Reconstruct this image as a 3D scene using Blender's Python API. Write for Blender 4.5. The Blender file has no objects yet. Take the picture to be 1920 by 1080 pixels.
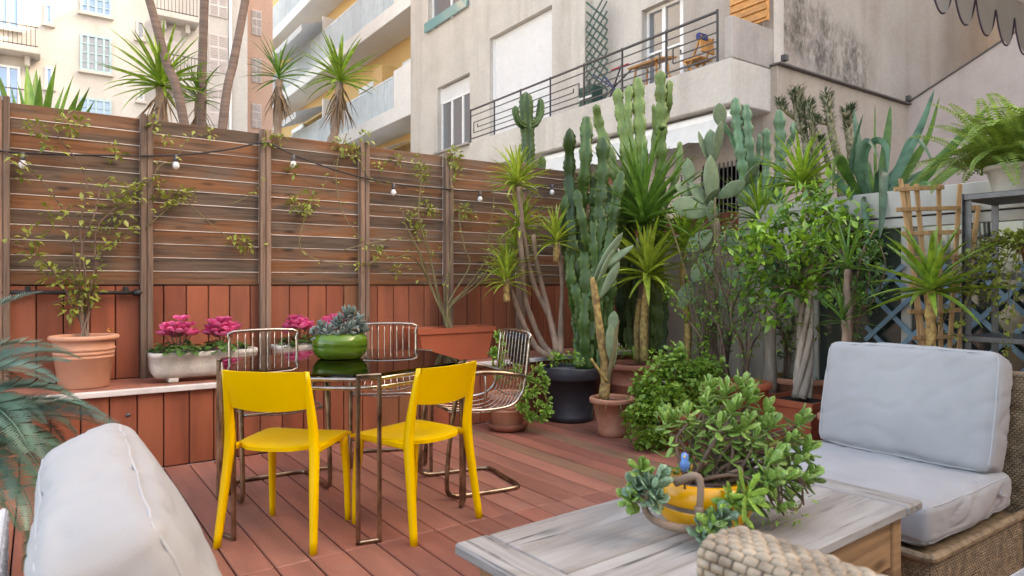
import bpy, math, random
from mathutils import Vector, Matrix, Euler, noise
R = math.radians
rnd = random.Random(7)
SC = bpy.context.scene
COL = SC.collection

# ------------------------------------------------------------------ camera, sky, sun, exposure
# world: X runs along the timber fence, Y points away from the house towards the fence, Z up; metres
CH = 1.135
F = 1270.0; CX = 960.0; HY = 533.0
_n = math.hypot(1815, F)
RT = Vector((1815/_n, -F/_n, 0)); FW = Vector((F/_n, 1815/_n, 0)); UP = Vector((0, 0, 1))
cam = bpy.data.cameras.new('camera'); camo = bpy.data.objects.new('camera', cam); COL.objects.link(camo)
m = Matrix((RT, UP, -FW)).transposed().to_4x4(); m.translation = (0, 0, CH); camo.matrix_world = m
cam.sensor_width = 36; cam.lens = 36*F/1920; cam.shift_y = (HY-540)/1920.0
cam.clip_start = .05; cam.clip_end = 400
cam.dof.use_dof = True; cam.dof.focus_distance = 4.4; cam.dof.aperture_fstop = 5.0
SC.camera = camo
SUN_EL = 33; sun_dir = Vector((.8, -.6, 0)).normalized()
w = bpy.data.worlds.new('World'); SC.world = w; w.use_nodes = True
nt = w.node_tree; bg = nt.nodes['Background']
sky = nt.nodes.new('ShaderNodeTexSky'); sky.sky_type = 'NISHITA'; sky.sun_disc = False; sky.air_density = .8; sky.dust_density = 2.5
sky.sun_elevation = R(SUN_EL); sky.sun_rotation = math.atan2(sun_dir.x, sun_dir.y)
nt.links.new(sky.outputs[0], bg.inputs[0]); bg.inputs[1].default_value = .15
sl = bpy.data.lights.new('sun', 'SUN'); sl.energy = 2.0; sl.angle = R(.5); sl.color = (1, .95, .86)
so = bpy.data.objects.new('sun', sl); COL.objects.link(so); so.location = (10, -14, 25)
sd = Vector((sun_dir.x*math.cos(R(SUN_EL)), sun_dir.y*math.cos(R(SUN_EL)), math.sin(R(SUN_EL))))
so.rotation_euler = sd.to_track_quat('Z', 'Y').to_euler()
SC.view_settings.view_transform = 'Standard'; SC.view_settings.look = 'None'
SC.view_settings.exposure = 3.0; SC.view_settings.gamma = 1
SC.view_settings.use_curve_mapping = False
SC.view_settings.use_white_balance = True; SC.view_settings.white_balance_temperature = 9300; SC.view_settings.white_balance_tint = 13
SC.render.engine = 'CYCLES'
SC.cycles.max_bounces = 8; SC.cycles.diffuse_bounces = 4; SC.cycles.transparent_max_bounces = 12
SC.cycles.use_denoising = True

# ------------------------------------------------------------------ measuring: a sight line met with a plane or distance
def ray(px, py): return FW + RT*((px-CX)/F) + UP*((HY-py)/F)
O = Vector((0, 0, CH))
def PD(px, py, d): return O + ray(px, py)*d
def PV(px, py, v): r = ray(px, py); return O + r*(v/r.y)
def PU(px, py, u): r = ray(px, py); return O + r*(u/r.x)
def PZ(px, py, z): r = ray(px, py); return O + r*((z-CH)/r.z)

# ------------------------------------------------------------------ objects
def tag(o, label=None, cat=None, group=None, kind=None):
    if label: o['label'] = label
    if cat: o['category'] = cat
    if group: o['group'] = group
    if kind: o['kind'] = kind
    return o
def thing(name, label, cat, loc=(0, 0, 0), rz=0, group=None, kind=None):
    o = bpy.data.objects.new(name, None); COL.objects.link(o); o.empty_display_size = .1
    o.location = loc; o.rotation_euler = (0, 0, rz)
    return tag(o, label, cat, group, kind)
def wl(p):
    v = Vector((0, 0, 0))
    while p is not None: v = v + p.location; p = p.parent
    return v

def cr(pts, n=6):
    pts = [Vector(p) for p in pts]; out = []
    q = [pts[0]*2-pts[1]] + pts + [pts[-1]*2-pts[-2]]
    for i in range(1, len(q)-2):
        a, b, c, d = q[i-1], q[i], q[i+1], q[i+2]
        for k in range(n):
            t = k/n
            out.append(.5*((2*b)+(c-a)*t+(2*a-5*b+4*c-d)*t*t+(3*b-a-3*c+d)*t**3))
    out.append(pts[-1]); return out
def lerpl(vals, t):
    x = t*(len(vals)-1); i = min(int(x), len(vals)-2); return vals[i]+(vals[i+1]-vals[i])*(x-i)

class MB:
    def __init__(s): s.v = []; s.f = []; s.t = []
    def add(s, vs, fs, t=None):
        b = len(s.v); s.v += [Vector(v) for v in vs]; s.f += [tuple(b+i for i in f) for f in fs]
        s.t += (t if t else [0]*len(vs)); return s
    def box(s, c, sz, rot=None, bev=0):
        c = Vector(c); x, y, z = (k/2 for k in sz)
        if bev:
            b = min(bev, x*.9, y*.9, z*.9); vs = []; idx = {}
            for i, sx in enumerate((-1, 1)):
                for j, sy in enumerate((-1, 1)):
                    for k, sz_ in enumerate((-1, 1)):
                        for a in range(3):
                            p = [sx*(x-b), sy*(y-b), sz_*(z-b)]; e = (x, y, z)[a]; p[a] = (sx, sy, sz_)[a]*e
                            idx[(i, j, k, a)] = len(vs); vs.append(Vector(p))
            fs = []
            for i in (0, 1): fs.append([idx[(i, j, k, 0)] for j, k in ((0, 0), (1, 0), (1, 1), (0, 1))][::1 if i else -1])
            for j in (0, 1): fs.append([idx[(i, j, k, 1)] for i, k in ((0, 0), (0, 1), (1, 1), (1, 0))][::1 if j else -1])
            for k in (0, 1): fs.append([idx[(i, j, k, 2)] for i, j in ((0, 0), (1, 0), (1, 1), (0, 1))][::1 if k else -1])
            for j in (0, 1):
                for k in (0, 1): fs.append([idx[(0, j, k, 1)], idx[(1, j, k, 1)], idx[(1, j, k, 2)], idx[(0, j, k, 2)]][::1 if j == k else -1])
            for i in (0, 1):
                for k in (0, 1): fs.append([idx[(i, 0, k, 0)], idx[(i, 1, k, 0)], idx[(i, 1, k, 2)], idx[(i, 0, k, 2)]][::-1 if i == k else 1])
            for i in (0, 1):
                for j in (0, 1): fs.append([idx[(i, j, 0, 0)], idx[(i, j, 1, 0)], idx[(i, j, 1, 1)], idx[(i, j, 0, 1)]][::1 if i == j else -1])
            for i in (0, 1):
                for j in (0, 1):
                    for k in (0, 1):
                        fs.append([idx[(i, j, k, a)] for a in range(3)][::1 if (i+j+k) % 2 else -1])
        else:
            vs = [Vector((a*x, b*y, c_*z)) for a in (-1, 1) for b in (-1, 1) for c_ in (-1, 1)]
            fs = [(0, 1, 3, 2), (4, 6, 7, 5), (0, 4, 5, 1), (2, 3, 7, 6), (0, 2, 6, 4), (1, 5, 7, 3)]
        if rot is not None:
            rm = rot if isinstance(rot, Matrix) else Euler(rot).to_matrix()
            vs = [rm @ v for v in vs]
        return s.add([c+v for v in vs], fs)
    def bar(s, a, b, wd, th=None, up=Vector((0, 0, 1)), bev=0):
        a = Vector(a); b = Vector(b); d = b-a; L = d.length; x = d/L
        y = up.cross(x)
        if y.length < 1e-4: y = Vector((0, 1, 0)).cross(x)
        y.normalize(); z = x.cross(y)
        return s.box((a+b)/2, (L, wd, th or wd), Matrix((x, y, z)).transposed(), bev)
    def tube(s, pts, r, n=8, cap=True, closed=False, mul=None, flat=None, tint=None, twist=0):
        pts = [Vector(p) for p in pts]; N = len(pts); b0 = len(s.v)
        rr = r if isinstance(r, (list, tuple)) else [r]
        nv = None; rings = []
        for i, p in enumerate(pts):
            if closed: d = pts[(i+1) % N]-pts[i-1]
            else: d = pts[min(i+1, N-1)]-pts[max(i-1, 0)]
            if d.length < 1e-9: d = Vector((0, 0, 1))
            d.normalize()
            if nv is None:
                h = Vector((0, 0, 1)) if abs(d.z) < .8 else Vector((0, 1, 0))
                nv = (h - d*h.dot(d)).normalized()
            else:
                nv = nv - d*nv.dot(d); nv.normalize()
            bv = d.cross(nv); rad = rr[0] if len(rr) == 1 else lerpl(rr, i/(N-1))
            ring = []
            for k in range(n):
                a = 2*math.pi*k/n + twist*i; q = rad*(mul[k % len(mul)] if mul else 1)
                fx, fy = flat or (1, 1)
                s.v.append(p + nv*(math.cos(a)*q*fx) + bv*(math.sin(a)*q*fy)); ring.append(len(s.v)-1)
                s.t.append(tint[k % len(tint)] if tint else 0)
            rings.append(ring)
        M_ = N if closed else N-1
        for i in range(M_):
            A, B = rings[i], rings[(i+1) % N]
            for k in range(n): s.f.append((A[k], A[(k+1) % n], B[(k+1) % n], B[k]))
        if cap and not closed:
            s.f.append(tuple(rings[0][::-1])); s.f.append(tuple(rings[-1]))
        return s
    def lathe(s, prof, c, n=28, sx=1, sy=1):
        c = Vector(c); b = len(s.v)
        for r, z in prof:
            for k in range(n):
                a = 2*math.pi*k/n; s.v.append(c+Vector((r*sx*math.cos(a), r*sy*math.sin(a), z))); s.t.append(0)
        for i in range(len(prof)-1):
            for k in range(n):
                s.f.append((b+i*n+k, b+i*n+(k+1) % n, b+(i+1)*n+(k+1) % n, b+(i+1)*n+k))
        return s
    def grid(s, fn, nu, nv, t=None):
        b = len(s.v)
        for j in range(nv+1):
            for i in range(nu+1):
                s.v.append(Vector(fn(i/nu, j/nv))); s.t.append(t(i/nu, j/nv) if t else 0)
        for j in range(nv):
            for i in range(nu):
                a = b+j*(nu+1)+i; s.f.append((a, a+1, a+nu+2, a+nu+1))
        return s
    def leaf(s, p, d, up, L, W, fold=.25, curl=.15, t=0):
        d = d.normalized(); side = d.cross(up)
        if side.length < 1e-4: side = d.cross(Vector((1, .3, .2)))
        side.normalize(); nn = side.cross(d)
        a = p; m1 = p+d*L*.42+nn*(-curl*L*.15); e = p+d*L+nn*(-curl*L)
        h = nn*(W*fold)
        return s.add([a, m1+side*W*.5+h, m1, m1-side*W*.5+h, e], [(0, 2, 1), (0, 3, 2), (2, 4, 1), (3, 4, 2)], [t]*5)
    def mesh(s, name, smooth=True, off=Vector((0, 0, 0))):
        me = bpy.data.meshes.new(name)
        me.from_pydata([v-off for v in s.v], [], s.f); me.update()
        if smooth: me.polygons.foreach_set('use_smooth', [True]*len(me.polygons))
        if any(s.t):
            at = me.attributes.new('tint', 'FLOAT', 'POINT'); at.data.foreach_set('value', s.t)
        return me
    def build(s, name, mat, parent=None, smooth=True, local=False, center=False):
        off = Vector((0, 0, 0)) if (local or parent is None) else wl(parent)
        loc = Vector((0, 0, 0))
        if center:
            c = sum(s.v, Vector((0, 0, 0)))/len(s.v); loc = c-off; off = c
        me = s.mesh(name, smooth, off); me.materials.append(mat)
        o = bpy.data.objects.new(name, me); COL.objects.link(o); o.location = loc
        if parent is not None: o.parent = parent
        return o
def place(name, me, parent, loc, rot=None, sc=(1, 1, 1), world=True):
    o = bpy.data.objects.new(name, me); COL.objects.link(o); o.parent = parent
    o.location = Vector(loc)-wl(parent) if world else Vector(loc)
    if rot is not None: o.rotation_euler = rot.to_euler() if isinstance(rot, Matrix) else Euler(rot)
    o.scale = sc
    return o
def withmat(me, mat): me.materials.append(mat); return me

# ------------------------------------------------------------------ materials
def newmat(name):
    ma = bpy.data.materials.new(name); ma.use_nodes = True
    return ma, ma.node_tree, ma.node_tree.nodes['Principled BSDF']
def nd(t, k, **kw):
    n_ = t.nodes.new(k)
    for a, b in kw.items(): setattr(n_, a, b)
    return n_
def coords(t, stretch=(1, 1, 1), gen=False, rnd_off=True):
    tc = nd(t, 'ShaderNodeTexCoord'); mp = nd(t, 'ShaderNodeMapping'); mp.inputs['Scale'].default_value = stretch
    t.links.new(tc.outputs['Object'], mp.inputs['Vector'])
    if rnd_off:
        oi = nd(t, 'ShaderNodeObjectInfo'); mu = nd(t, 'ShaderNodeMath', operation='MULTIPLY'); mu.inputs[1].default_value = 37.
        t.links.new(oi.outputs['Random'], mu.inputs[0]); t.links.new(mu.outputs[0], mp.inputs['Location'])
    return mp.outputs[0]
def tex(t, vec, scale, detail=4, rough=.55, dist=0):
    n_ = nd(t, 'ShaderNodeTexNoise'); n_.inputs['Scale'].default_value = scale; n_.inputs['Detail'].default_value = detail
    n_.inputs['Roughness'].default_value = rough; n_.inputs['Distortion'].default_value = dist
    t.links.new(vec, n_.inputs['Vector']); return n_.outputs['Fac']
def ramp(t, fac, stops):
    n_ = nd(t, 'ShaderNodeValToRGB'); e = n_.color_ramp.elements
    while len(e) < len(stops): e.new(.5)
    for el, (p, c) in zip(e, stops): el.position = p; el.color = (*c, 1) if len(c) == 3 else c
    t.links.new(fac, n_.inputs[0]); return n_.outputs[0]
def mix(t, fac, a, b, mode='MIX'):
    n_ = nd(t, 'ShaderNodeMix', data_type='RGBA', blend_type=mode)
    for s_, v in ((0, fac), (6, a), (7, b)):
        if hasattr(v, 'links'): t.links.new(v, n_.inputs[s_])
        else: n_.inputs[s_].default_value = v if s_ == 0 else ((*v, 1) if len(v) == 3 else v)
    return n_.outputs[2]
def bump(t, b, h, st=.3, d=.01):
    n_ = nd(t, 'ShaderNodeBump'); n_.inputs['Strength'].default_value = st; n_.inputs['Distance'].default_value = d
    t.links.new(h, n_.inputs['Height']); t.links.new(n_.outputs[0], b.inputs['Normal'])
def dk(c, k): return tuple(min(1, x*k) for x in c)

def M(name, col, rough=.6, var=.25, scale=6, bmp=0, bsc=30, metal=0, orand=.12, stretch=(1, 1, 1), col2=None, tint=None, spec=.5, sss=0, trans=0, bd=.01):
    ma, t, b = newmat(name); v = coords(t, stretch)
    f = tex(t, v, scale)
    c = ramp(t, f, [(.3, dk(col, 1-var)), (.7, col2 or dk(col, 1+var))])
    if orand:
        oi = nd(t, 'ShaderNodeObjectInfo'); mr = nd(t, 'ShaderNodeMapRange'); mr.inputs[3].default_value = 1-orand*2; mr.inputs[4].default_value = 1+orand
        t.links.new(oi.outputs['Random'], mr.inputs[0]); cb = nd(t, 'ShaderNodeCombineColor')
        for i in range(3): t.links.new(mr.outputs[0], cb.inputs[i])
        c = mix(t, 1., c, cb.outputs[0], 'MULTIPLY')
    if tint:
        at = nd(t, 'ShaderNodeAttribute', attribute_name='tint'); pw = nd(t, 'ShaderNodeMath', operation='POWER'); pw.inputs[1].default_value = 2.6; t.links.new(at.outputs['Fac'], pw.inputs[0]); c = mix(t, pw.outputs[0], c, tint)
    t.links.new(c, b.inputs['Base Color']); b.inputs['Roughness'].default_value = rough; b.inputs['Metallic'].default_value = metal
    b.inputs['Specular IOR Level'].default_value = spec
    if sss:
        b.inputs['Subsurface Weight'].default_value = sss; b.inputs['Subsurface Radius'].default_value = (.01, .01, .005); b.inputs['Subsurface Scale'].default_value = .3
    if bmp: bump(t, b, tex(t, coords(t, stretch), bsc, 5), bmp, bd)
    if trans:   # thin leaves let some light through
        out = t.nodes['Material Output']; tr = nd(t, 'ShaderNodeBsdfTranslucent'); t.links.new(c, tr.inputs[0])
        ms = nd(t, 'ShaderNodeMixShader'); ms.inputs[0].default_value = trans
        t.links.new(b.outputs[0], ms.inputs[1]); t.links.new(tr.outputs[0], ms.inputs[2]); t.links.new(ms.outputs[0], out.inputs[0])
    return ma

def wood(name, dark, mid, warm, axis=0, warm_amt=.5, rough=.75, gscale=1.0, orand=.2, crack=0, hi=1.35):
    ma, t, b = newmat(name)
    st = [26*gscale]*3; st[axis] = 1.6*gscale
    v = coords(t, tuple(st)); g = tex(t, v, 1.6, 6, .6, .6)
    c1 = ramp(t, g, [(.28, dark), (.5, mid), (.75, dk(mid, hi))])
    st2 = [7]*3; st2[axis] = 1.3
    p = tex(t, coords(t, tuple(st2)), 1.1, 3, .5, .8)
    oi = nd(t, 'ShaderNodeObjectInfo')
    ad = nd(t, 'ShaderNodeMath', operation='MULTIPLY_ADD'); ad.inputs[1].default_value = .10; t.links.new(oi.outputs['Random'], ad.inputs[0]); t.links.new(p, ad.inputs[2])
    pf = ramp(t, ad.outputs[0], [(.46, (0, 0, 0)), (.68, (warm_amt,)*3)])
    c2 = mix(t, 1., c1, warm, 'MIX'); wm = mix(t, .55, warm, c1, 'MULTIPLY')
    wm2 = ramp(t, g, [(.25, dk(warm, .45)), (.6, warm)])
    c = mix(t, pf, c1, wm2)
    mr = nd(t, 'ShaderNodeMapRange'); mr.inputs[3].default_value = 1-orand; mr.inputs[4].default_value = 1+orand
    t.links.new(oi.outputs['Random'], mr.inputs[0]); cb = nd(t, 'ShaderNodeCombineColor')
    for i in range(3): t.links.new(mr.outputs[0], cb.inputs[i])
    c = mix(t, 1., c, cb.outputs[0], 'MULTIPLY')
    kn = nd(t, 'ShaderNodeTexVoronoi'); kn.inputs['Scale'].default_value = 1.; sk = [9]*3; sk[axis] = 2.6
    t.links.new(coords(t, tuple(sk)), kn.inputs['Vector'])
    kf = ramp(t, kn.outputs['Distance'], [(.05, (.75,)*3), (.16, (0, 0, 0))])
    c = mix(t, kf, c, dk(dark, .5))
    if crack:
        s3 = [70]*3; s3[axis] = 2.2; c3 = tex(t, coords(t, tuple(s3)), 1., 3, .5, .3); blot = tex(t, coords(t, (3, 3, 3)), 1.6, 5, .6)
        cf = mix(t, 1., ramp(t, c3, [(.30, (crack,)*3), (.40, (0, 0, 0))]), ramp(t, blot, [(.42, (.15,)*3), (.58, (1, 1, 1))]), 'MULTIPLY')
        c = mix(t, cf, c, (.05, .04, .035)); s4 = [9]*3; s4[axis] = 3
        c = mix(t, ramp(t, tex(t, coords(t, tuple(s4)), 1.3, 6, .65, .4), [(.60, (0, 0, 0)), (.74, (.6,)*3)]), c, (.17, .13, .095))
    t.links.new(c, b.inputs['Base Color']); b.inputs['Roughness'].default_value = rough; b.inputs['Specular IOR Level'].default_value = .25
    bump(t, b, g, .35, .004); return ma

def composite(name, base, greys=.25, axis=1, ridge=True):
    """wood-plastic board: even colour, fine lengthwise ribs, each board its own tone"""
    ma, t, b = newmat(name); oi = nd(t, 'ShaderNodeObjectInfo')
    c = ramp(t, oi.outputs['Random'], [(0, dk(base, .78)), (.3, base), (.55, (base[0]*1.02, base[1]*1.18, base[2]*1.2)), (.8, (base[0]*.92, base[1]*.95, base[2]*.9)), (.93, (base[0]*1.15, base[1]*1.3, base[2]*1.35)), (1, (base[0]*.72, base[1]*1.1, base[2]*.95))])
    st = [6]*3; st[axis] = .8
    n1 = tex(t, coords(t, tuple(st)), 1.2, 5, .6); c = mix(t, 1., c, ramp(t, n1, [(.3, (.62, .64, .66)), (.7, (1.16, 1.13, 1.1))]), 'MULTIPLY')
    n2 = tex(t, coords(t, (1, 1, 1)), 9, 6, .7); c = mix(t, ramp(t, n2, [(.55, (0, 0, 0)), (.8, (greys,)*3)]), c, (.34, .22, .18))
    t.links.new(c, b.inputs['Base Color']); b.inputs['Roughness'].default_value = .55; b.inputs['Specular IOR Level'].default_value = .35
    if ridge:
        tc = nd(t, 'ShaderNodeTexCoord'); wv = nd(t, 'ShaderNodeTexWave', wave_type='BANDS', bands_direction='X')
        wv.inputs['Scale'].default_value = 48; t.links.new(tc.outputs['Object'], wv.inputs['Vector']); bump(t, b, wv.outputs['Fac'], .25, .002)
    return ma

def plaster(name, col, dirt=(.25, .2, .16), amt=.35, streak=.3, rough=.9, sc=1.0):
    ma, t, b = newmat(name)
    n1 = tex(t, coords(t, (sc,)*3, rnd_off=False), .7, 8, .62); n2 = tex(t, coords(t, (1.6*sc, 1.6*sc, .12*sc), rnd_off=False), 1.5, 6, .6)
    n3 = tex(t, coords(t, (sc,)*3, rnd_off=False), 12, 4)
    c = mix(t, ramp(t, n1, [(.42, (0, 0, 0)), (.78, (amt,)*3)]), col, dirt)
    c = mix(t, ramp(t, n2, [(.5, (0, 0, 0)), (.85, (streak,)*3)]), c, dirt)
    c = mix(t, 1., c, ramp(t, n3, [(.3, (.93,)*3), (.7, (1.05,)*3)]), 'MULTIPLY')
    t.links.new(c, b.inputs['Base Color']); b.inputs['Roughness'].default_value = rough; b.inputs['Specular IOR Level'].default_value = .2
    bump(t, b, n3, .25, .01); return ma

def glassy(name, col, rough=.06, spec=.8):
    ma, t, b = newmat(name); b.inputs['Base Color'].default_value = (*col, 1); b.inputs['Roughness'].default_value = rough
    b.inputs['Specular IOR Level'].default_value = spec; b.inputs['Coat Weight'].default_value = .5; b.inputs['Coat Roughness'].default_value = .03; return ma
def sheet_glass(name, tintc, rough=.01, base_mix=0, base=(.5, .5, .5)):
    ma, t, b = newmat(name); out = t.nodes['Material Output']
    tr = nd(t, 'ShaderNodeBsdfTransparent'); tr.inputs[0].default_value = (*tintc, 1)
    gl = nd(t, 'ShaderNodeBsdfGlossy'); gl.inputs['Roughness'].default_value = rough
    fr = nd(t, 'ShaderNodeFresnel'); fr.inputs[0].default_value = 1.52
    ms = nd(t, 'ShaderNodeMixShader'); t.links.new(fr.outputs[0], ms.inputs[0]); t.links.new(tr.outputs[0], ms.inputs[1]); t.links.new(gl.outputs[0], ms.inputs[2])
    last = ms
    if base_mix:
        b.inputs['Base Color'].default_value = (*base, 1); b.inputs['Roughness'].default_value = .35
        m2 = nd(t, 'ShaderNodeMixShader'); m2.inputs[0].default_value = base_mix
        t.links.new(ms.outputs[0], m2.inputs[1]); t.links.new(b.outputs[0], m2.inputs[2]); last = m2
    t.links.new(last.outputs[0], out.inputs[0]); return ma

K = {}
K['slat'] = wood('weathered_slat_wood', (.05, .034, .026), (.14, .096, .068), (.235, .095, .04), 0, .85)
K['lip'] = M('pale_slat_strip', (.60, .52, .46), .8, .3, 9, orand=.15, stretch=(.6, 4, 4))
K['post'] = wood('grey_post_wood', (.10, .065, .048), (.20, .135, .10), (.28, .16, .10), 2, .4)
K['clad'] = composite('terracotta_composite_cladding', (.315, .088, .046), .08, 2)
K['deck'] = composite('red_composite_decking', (.345, .125, .085), .35, 1)
K['dark'] = M('dark_void', (.015, .012, .01), .9, orand=0)
K['trim'] = M('pale_aluminium_trim', (.62, .58, .55), .4, .12, 8, orand=0)
K['terra'] = M('terracotta', (.52, .19, .10), .8, .16, 5, .2, 40, col2=(.62, .29, .18))
K['terra_pale'] = M('pale_terracotta', (.56, .25, .15), .85, .12, 3, .15, 40, col2=(.68, .36, .24))
K['plastic_terra'] = M('terracotta_plastic', (.42, .105, .05), .45, .1, 3, orand=.05)
K['terra_dark'] = M('old_terracotta', (.30, .10, .055), .75, .25, 5, .2, 40)
K['anthracite'] = M('anthracite_pot', (.026, .026, .032), .5, .25, 6, .15, 20)
K['soil'] = M('soil', (.035, .025, .018), .95, .5, 40, .9, 80)
K['gravel'] = M('grey_gravel', (.16, .16, .17), .9, .6, 60, 1., 90)
K['stone'] = M('cast_stone', (.58, .54, .48), .9, .18, 10, .3, 60)
K['yellow'] = M('yellow_plastic', (.88, .53, .003), .34, .07, 2.5, .04, 300, orand=0, spec=.5)
K['chrome'] = M('worn_chrome', (.50, .42, .34), .24, .35, 14, .08, 60, metal=1, orand=0, col2=(.62, .54, .46))
K['bronze'] = M('browned_chrome', (.21, .13, .085), .28, .45, 9, .1, 50, metal=1, orand=0, col2=(.50, .38, .27))
K['blackpad'] = M('black_vinyl', (.012, .012, .014), .45, orand=0)
K['black'] = M('black_rubber', (.014, .014, .015), .5, orand=0)
K['smoke'] = sheet_glass('smoked_glass', (.74, .70, .66))
K['green_glaze'] = M('green_glaze', (.022, .075, .006), .12, .5, 3, orand=0, stretch=(1, 1, 9), col2=(.10, .19, .014))
K['yellow_glaze'] = M('yellow_glaze', (.80, .36, .01), .22, .12, 4, .1, 14, orand=0, stretch=(1, 1, 6))
K['cushion'] = M('white_cushion_fabric', (.375, .37, .365), .9, .07, 4, .3, 260, orand=.03, spec=.15, bd=.002)
K['piping'] = M('white_piping', (.42, .42, .42), .9, .05, 8, orand=0)
K['wicker'] = M('brown_wicker', (.20, .13, .07), .55, .35, 26, orand=.05, col2=(.34, .24, .14), tint=(.03, .02, .012))
K['wicker_pale'] = M('pale_wicker', (.27, .20, .13), .55, .3, 24, orand=.05, col2=(.44, .35, .25), tint=(.035, .025, .018))
K['wicker_white'] = M('white_wicker', (.60, .60, .60), .6, .1, 24, orand=.05, tint=(.08, .08, .1))
K['oldwood'] = wood('bleached_table_wood', (.29, .27, .25), (.36, .34, .315), (.17, .13, .10), 0, .5, .8, 1.0, .10, 1.0, 1.1)
K['pine'] = wood('bare_pine_wood', (.22, .13, .07), (.40, .24, .13), (.46, .26, .12), 0, .5, .7, .8, .06)
K['trellis'] = wood('honey_trellis_wood', (.26, .15, .07), (.44, .26, .13), (.5, .3, .14), 2, .4)
K['lattice'] = M('blue_grey_paint', (.16, .27, .34), .6, .2, 12, orand=.08)
K['steel'] = M('slotted_steel', (.11, .105, .105), .45, .2, 20, metal=.6, orand=.05)
K['whitewood'] = M('cream_white_paint', (.44, .41, .36), .6, .12, 6, .1, 40, orand=.03)
K['frost'] = M('frosted_beige_glass', (.52, .45, .37), .22, .2, 1.2, orand=.1)
K['darkglass'] = glassy('dark_garden_glass', (.035, .045, .04), .12)
K['bulbglass'] = M('white_bulb', (.75, .74, .72), .3, .03, 3, orand=0)
# plants
def leafm(n, c, r=.45, tr=.25, **k): return M(n, c, r, .28, 9, orand=.18, trans=tr, **k)
K['yucca'] = leafm('yucca_leaf', (.15, .30, .03), .4, .35, col2=(.34, .52, .06))
K['yucca_lime'] = leafm('lime_yucca_leaf', (.26, .42, .035), .4, .35, col2=(.50, .60, .09))
K['yucca_deep'] = leafm('deep_yucca_leaf', (.08, .22, .03), .38, .3, col2=(.19, .37, .06))
K['furcraea'] = leafm('blue_green_strap_leaf', (.035, .12, .06), .4, col2=(.10, .23, .13))
K['strap'] = leafm('dark_strap_leaf', (.05, .16, .03), .38, .3, col2=(.14, .30, .05))
K['deadleaf'] = M('dry_leaf', (.26, .16, .09), .9, .35, 10, orand=.2)
K['bark'] = M('grey_brown_bark', (.25, .17, .12), .9, .35, 14, .6, 30, stretch=(1, 1, .5))
K['barkorange'] = M('scarred_orange_bark', (.33, .18, .07), .85, .5, 30, .9, 45, col2=(.52, .36, .12))
K['palmbark'] = M('ringed_palm_bark', (.17, .115, .09), .9, .3, 4, .5, 30, stretch=(.4, .4, 9))
K['cactus'] = M('cactus_skin', (.035, .085, .014), .5, .35, 6, .1, 20, orand=.15, tint=(.22, .28, .08))
K['cactus_blue'] = M('blue_green_cactus_skin', (0.098, 0.195, 0.098), .55, .3, 6, .1, 20, orand=.12, tint=(0.247, 0.364, 0.182))
K['cactus_light'] = M('light_cactus_skin', (.13, .20, .045), .5, .25, 6, .1, 20, orand=.1, tint=(.30, .36, .11))
K['pad'] = M('prickly_pear_pad', (0.169, 0.234, 0.130), .7, .2, 5, .3, 60, orand=.12, tint=(0.442, 0.429, 0.286))
K['cholla'] = M('cholla_stem', (.15, .15, .075), .85, .5, 34, 1., 60, col2=(.36, .31, .20))
K['chollaleaf'] = leafm('cholla_leaf', (.09, .16, .07), .6, .1)
K['corky'] = M('corky_trunk', (.40, .33, .26), .95, .35, 12, .8, 30, stretch=(1, 1, .3))
K['leaf'] = leafm('mid_green_leaf', (.12, .31, .025), .4, col2=(.32, .54, .06))
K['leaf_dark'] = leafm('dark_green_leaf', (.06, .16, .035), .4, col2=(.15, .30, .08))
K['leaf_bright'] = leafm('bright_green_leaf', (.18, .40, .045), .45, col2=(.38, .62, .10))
K['leaf_yellow'] = leafm('yellow_green_leaf', (.27, .36, .05), .45, col2=(.46, .50, .10))
K['jade'] = leafm('jade_leaf', (.11, .30, .035), .28, .15, col2=(.42, .62, .16))
K['jadeblue'] = leafm('frosted_jade_leaf', (.12, .27, .10), .35, .1, col2=(.34, .48, .34))
K['blueleaf'] = leafm('blue_grey_succulent_leaf', (.14, .20, .17), .5, .05, col2=(.28, .34, .30))
K['fern'] = leafm('fern_frond', (0.195, 0.351, 0.052), .5, .35, col2=(0.364, 0.520, 0.104))
K['cycad'] = leafm('cycad_frond', (.03, .10, .07), .35, .12, col2=(.09, .19, .13))
K['twig'] = M('green_brown_twig', (.20, .16, .07), .8, .3, 14, orand=.15)
K['twigbrown'] = M('brown_twig', (.16, .10, .07), .85, .3, 14, orand=.15)
K['pink'] = leafm('pink_petal', (.95, .05, .27), .5, .2, col2=(1., .26, .50))
K['redpot'] = M('red_pot', (.62, .02, .015), .35, orand=0)
K['bluebird'] = M('blue_ceramic', (.10, .26, .60), .35, .4, 20, orand=0)
# buildings
K['cream'] = plaster('cream_plaster', (.52, .49, .45), (.36, .32, .28), .7, .45)
K['pinkwall'] = plaster('pink_plaster', (.55, .36, .28), (.4, .28, .22), .4, .3)
K['whitewall'] = plaster('white_plaster', (.70, .68, .64), (.5, .46, .42), .3, .2)
K['greywall'] = plaster('pale_grey_plaster', (.50, .46, .41), (.24, .20, .165), .4, .55)
K['yellowwall'] = plaster('yellow_plaster', (.66, .44, .20), (.5, .34, .2), .3, .2)
K['peach'] = plaster('peach_plaster', (.40, .325, .265), (.20, .16, .125), .4, .55)
K['stucco'] = plaster('rough_beige_stucco', (.47, .38, .34), (.3, .23, .2), .35, .25, .95, 2.5)
K['concrete'] = plaster('weathered_concrete', (.36, .32, .29), (.12, .10, .09), .6, .5)
K['pane'] = glassy('blue_reflection_pane', (.10, .22, .40))  # blue reflection put into the base colour of the pane
K['pane_grey'] = glassy('grey_window_pane', (.13, .14, .15))
K['frame_white'] = M('white_window_frame', (.72, .71, .69), .5, .05, 5, orand=0)
K['frame_green'] = M('pale_green_window_frame', (.30, .44, .46), .6, .15, 8, orand=0)
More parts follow.
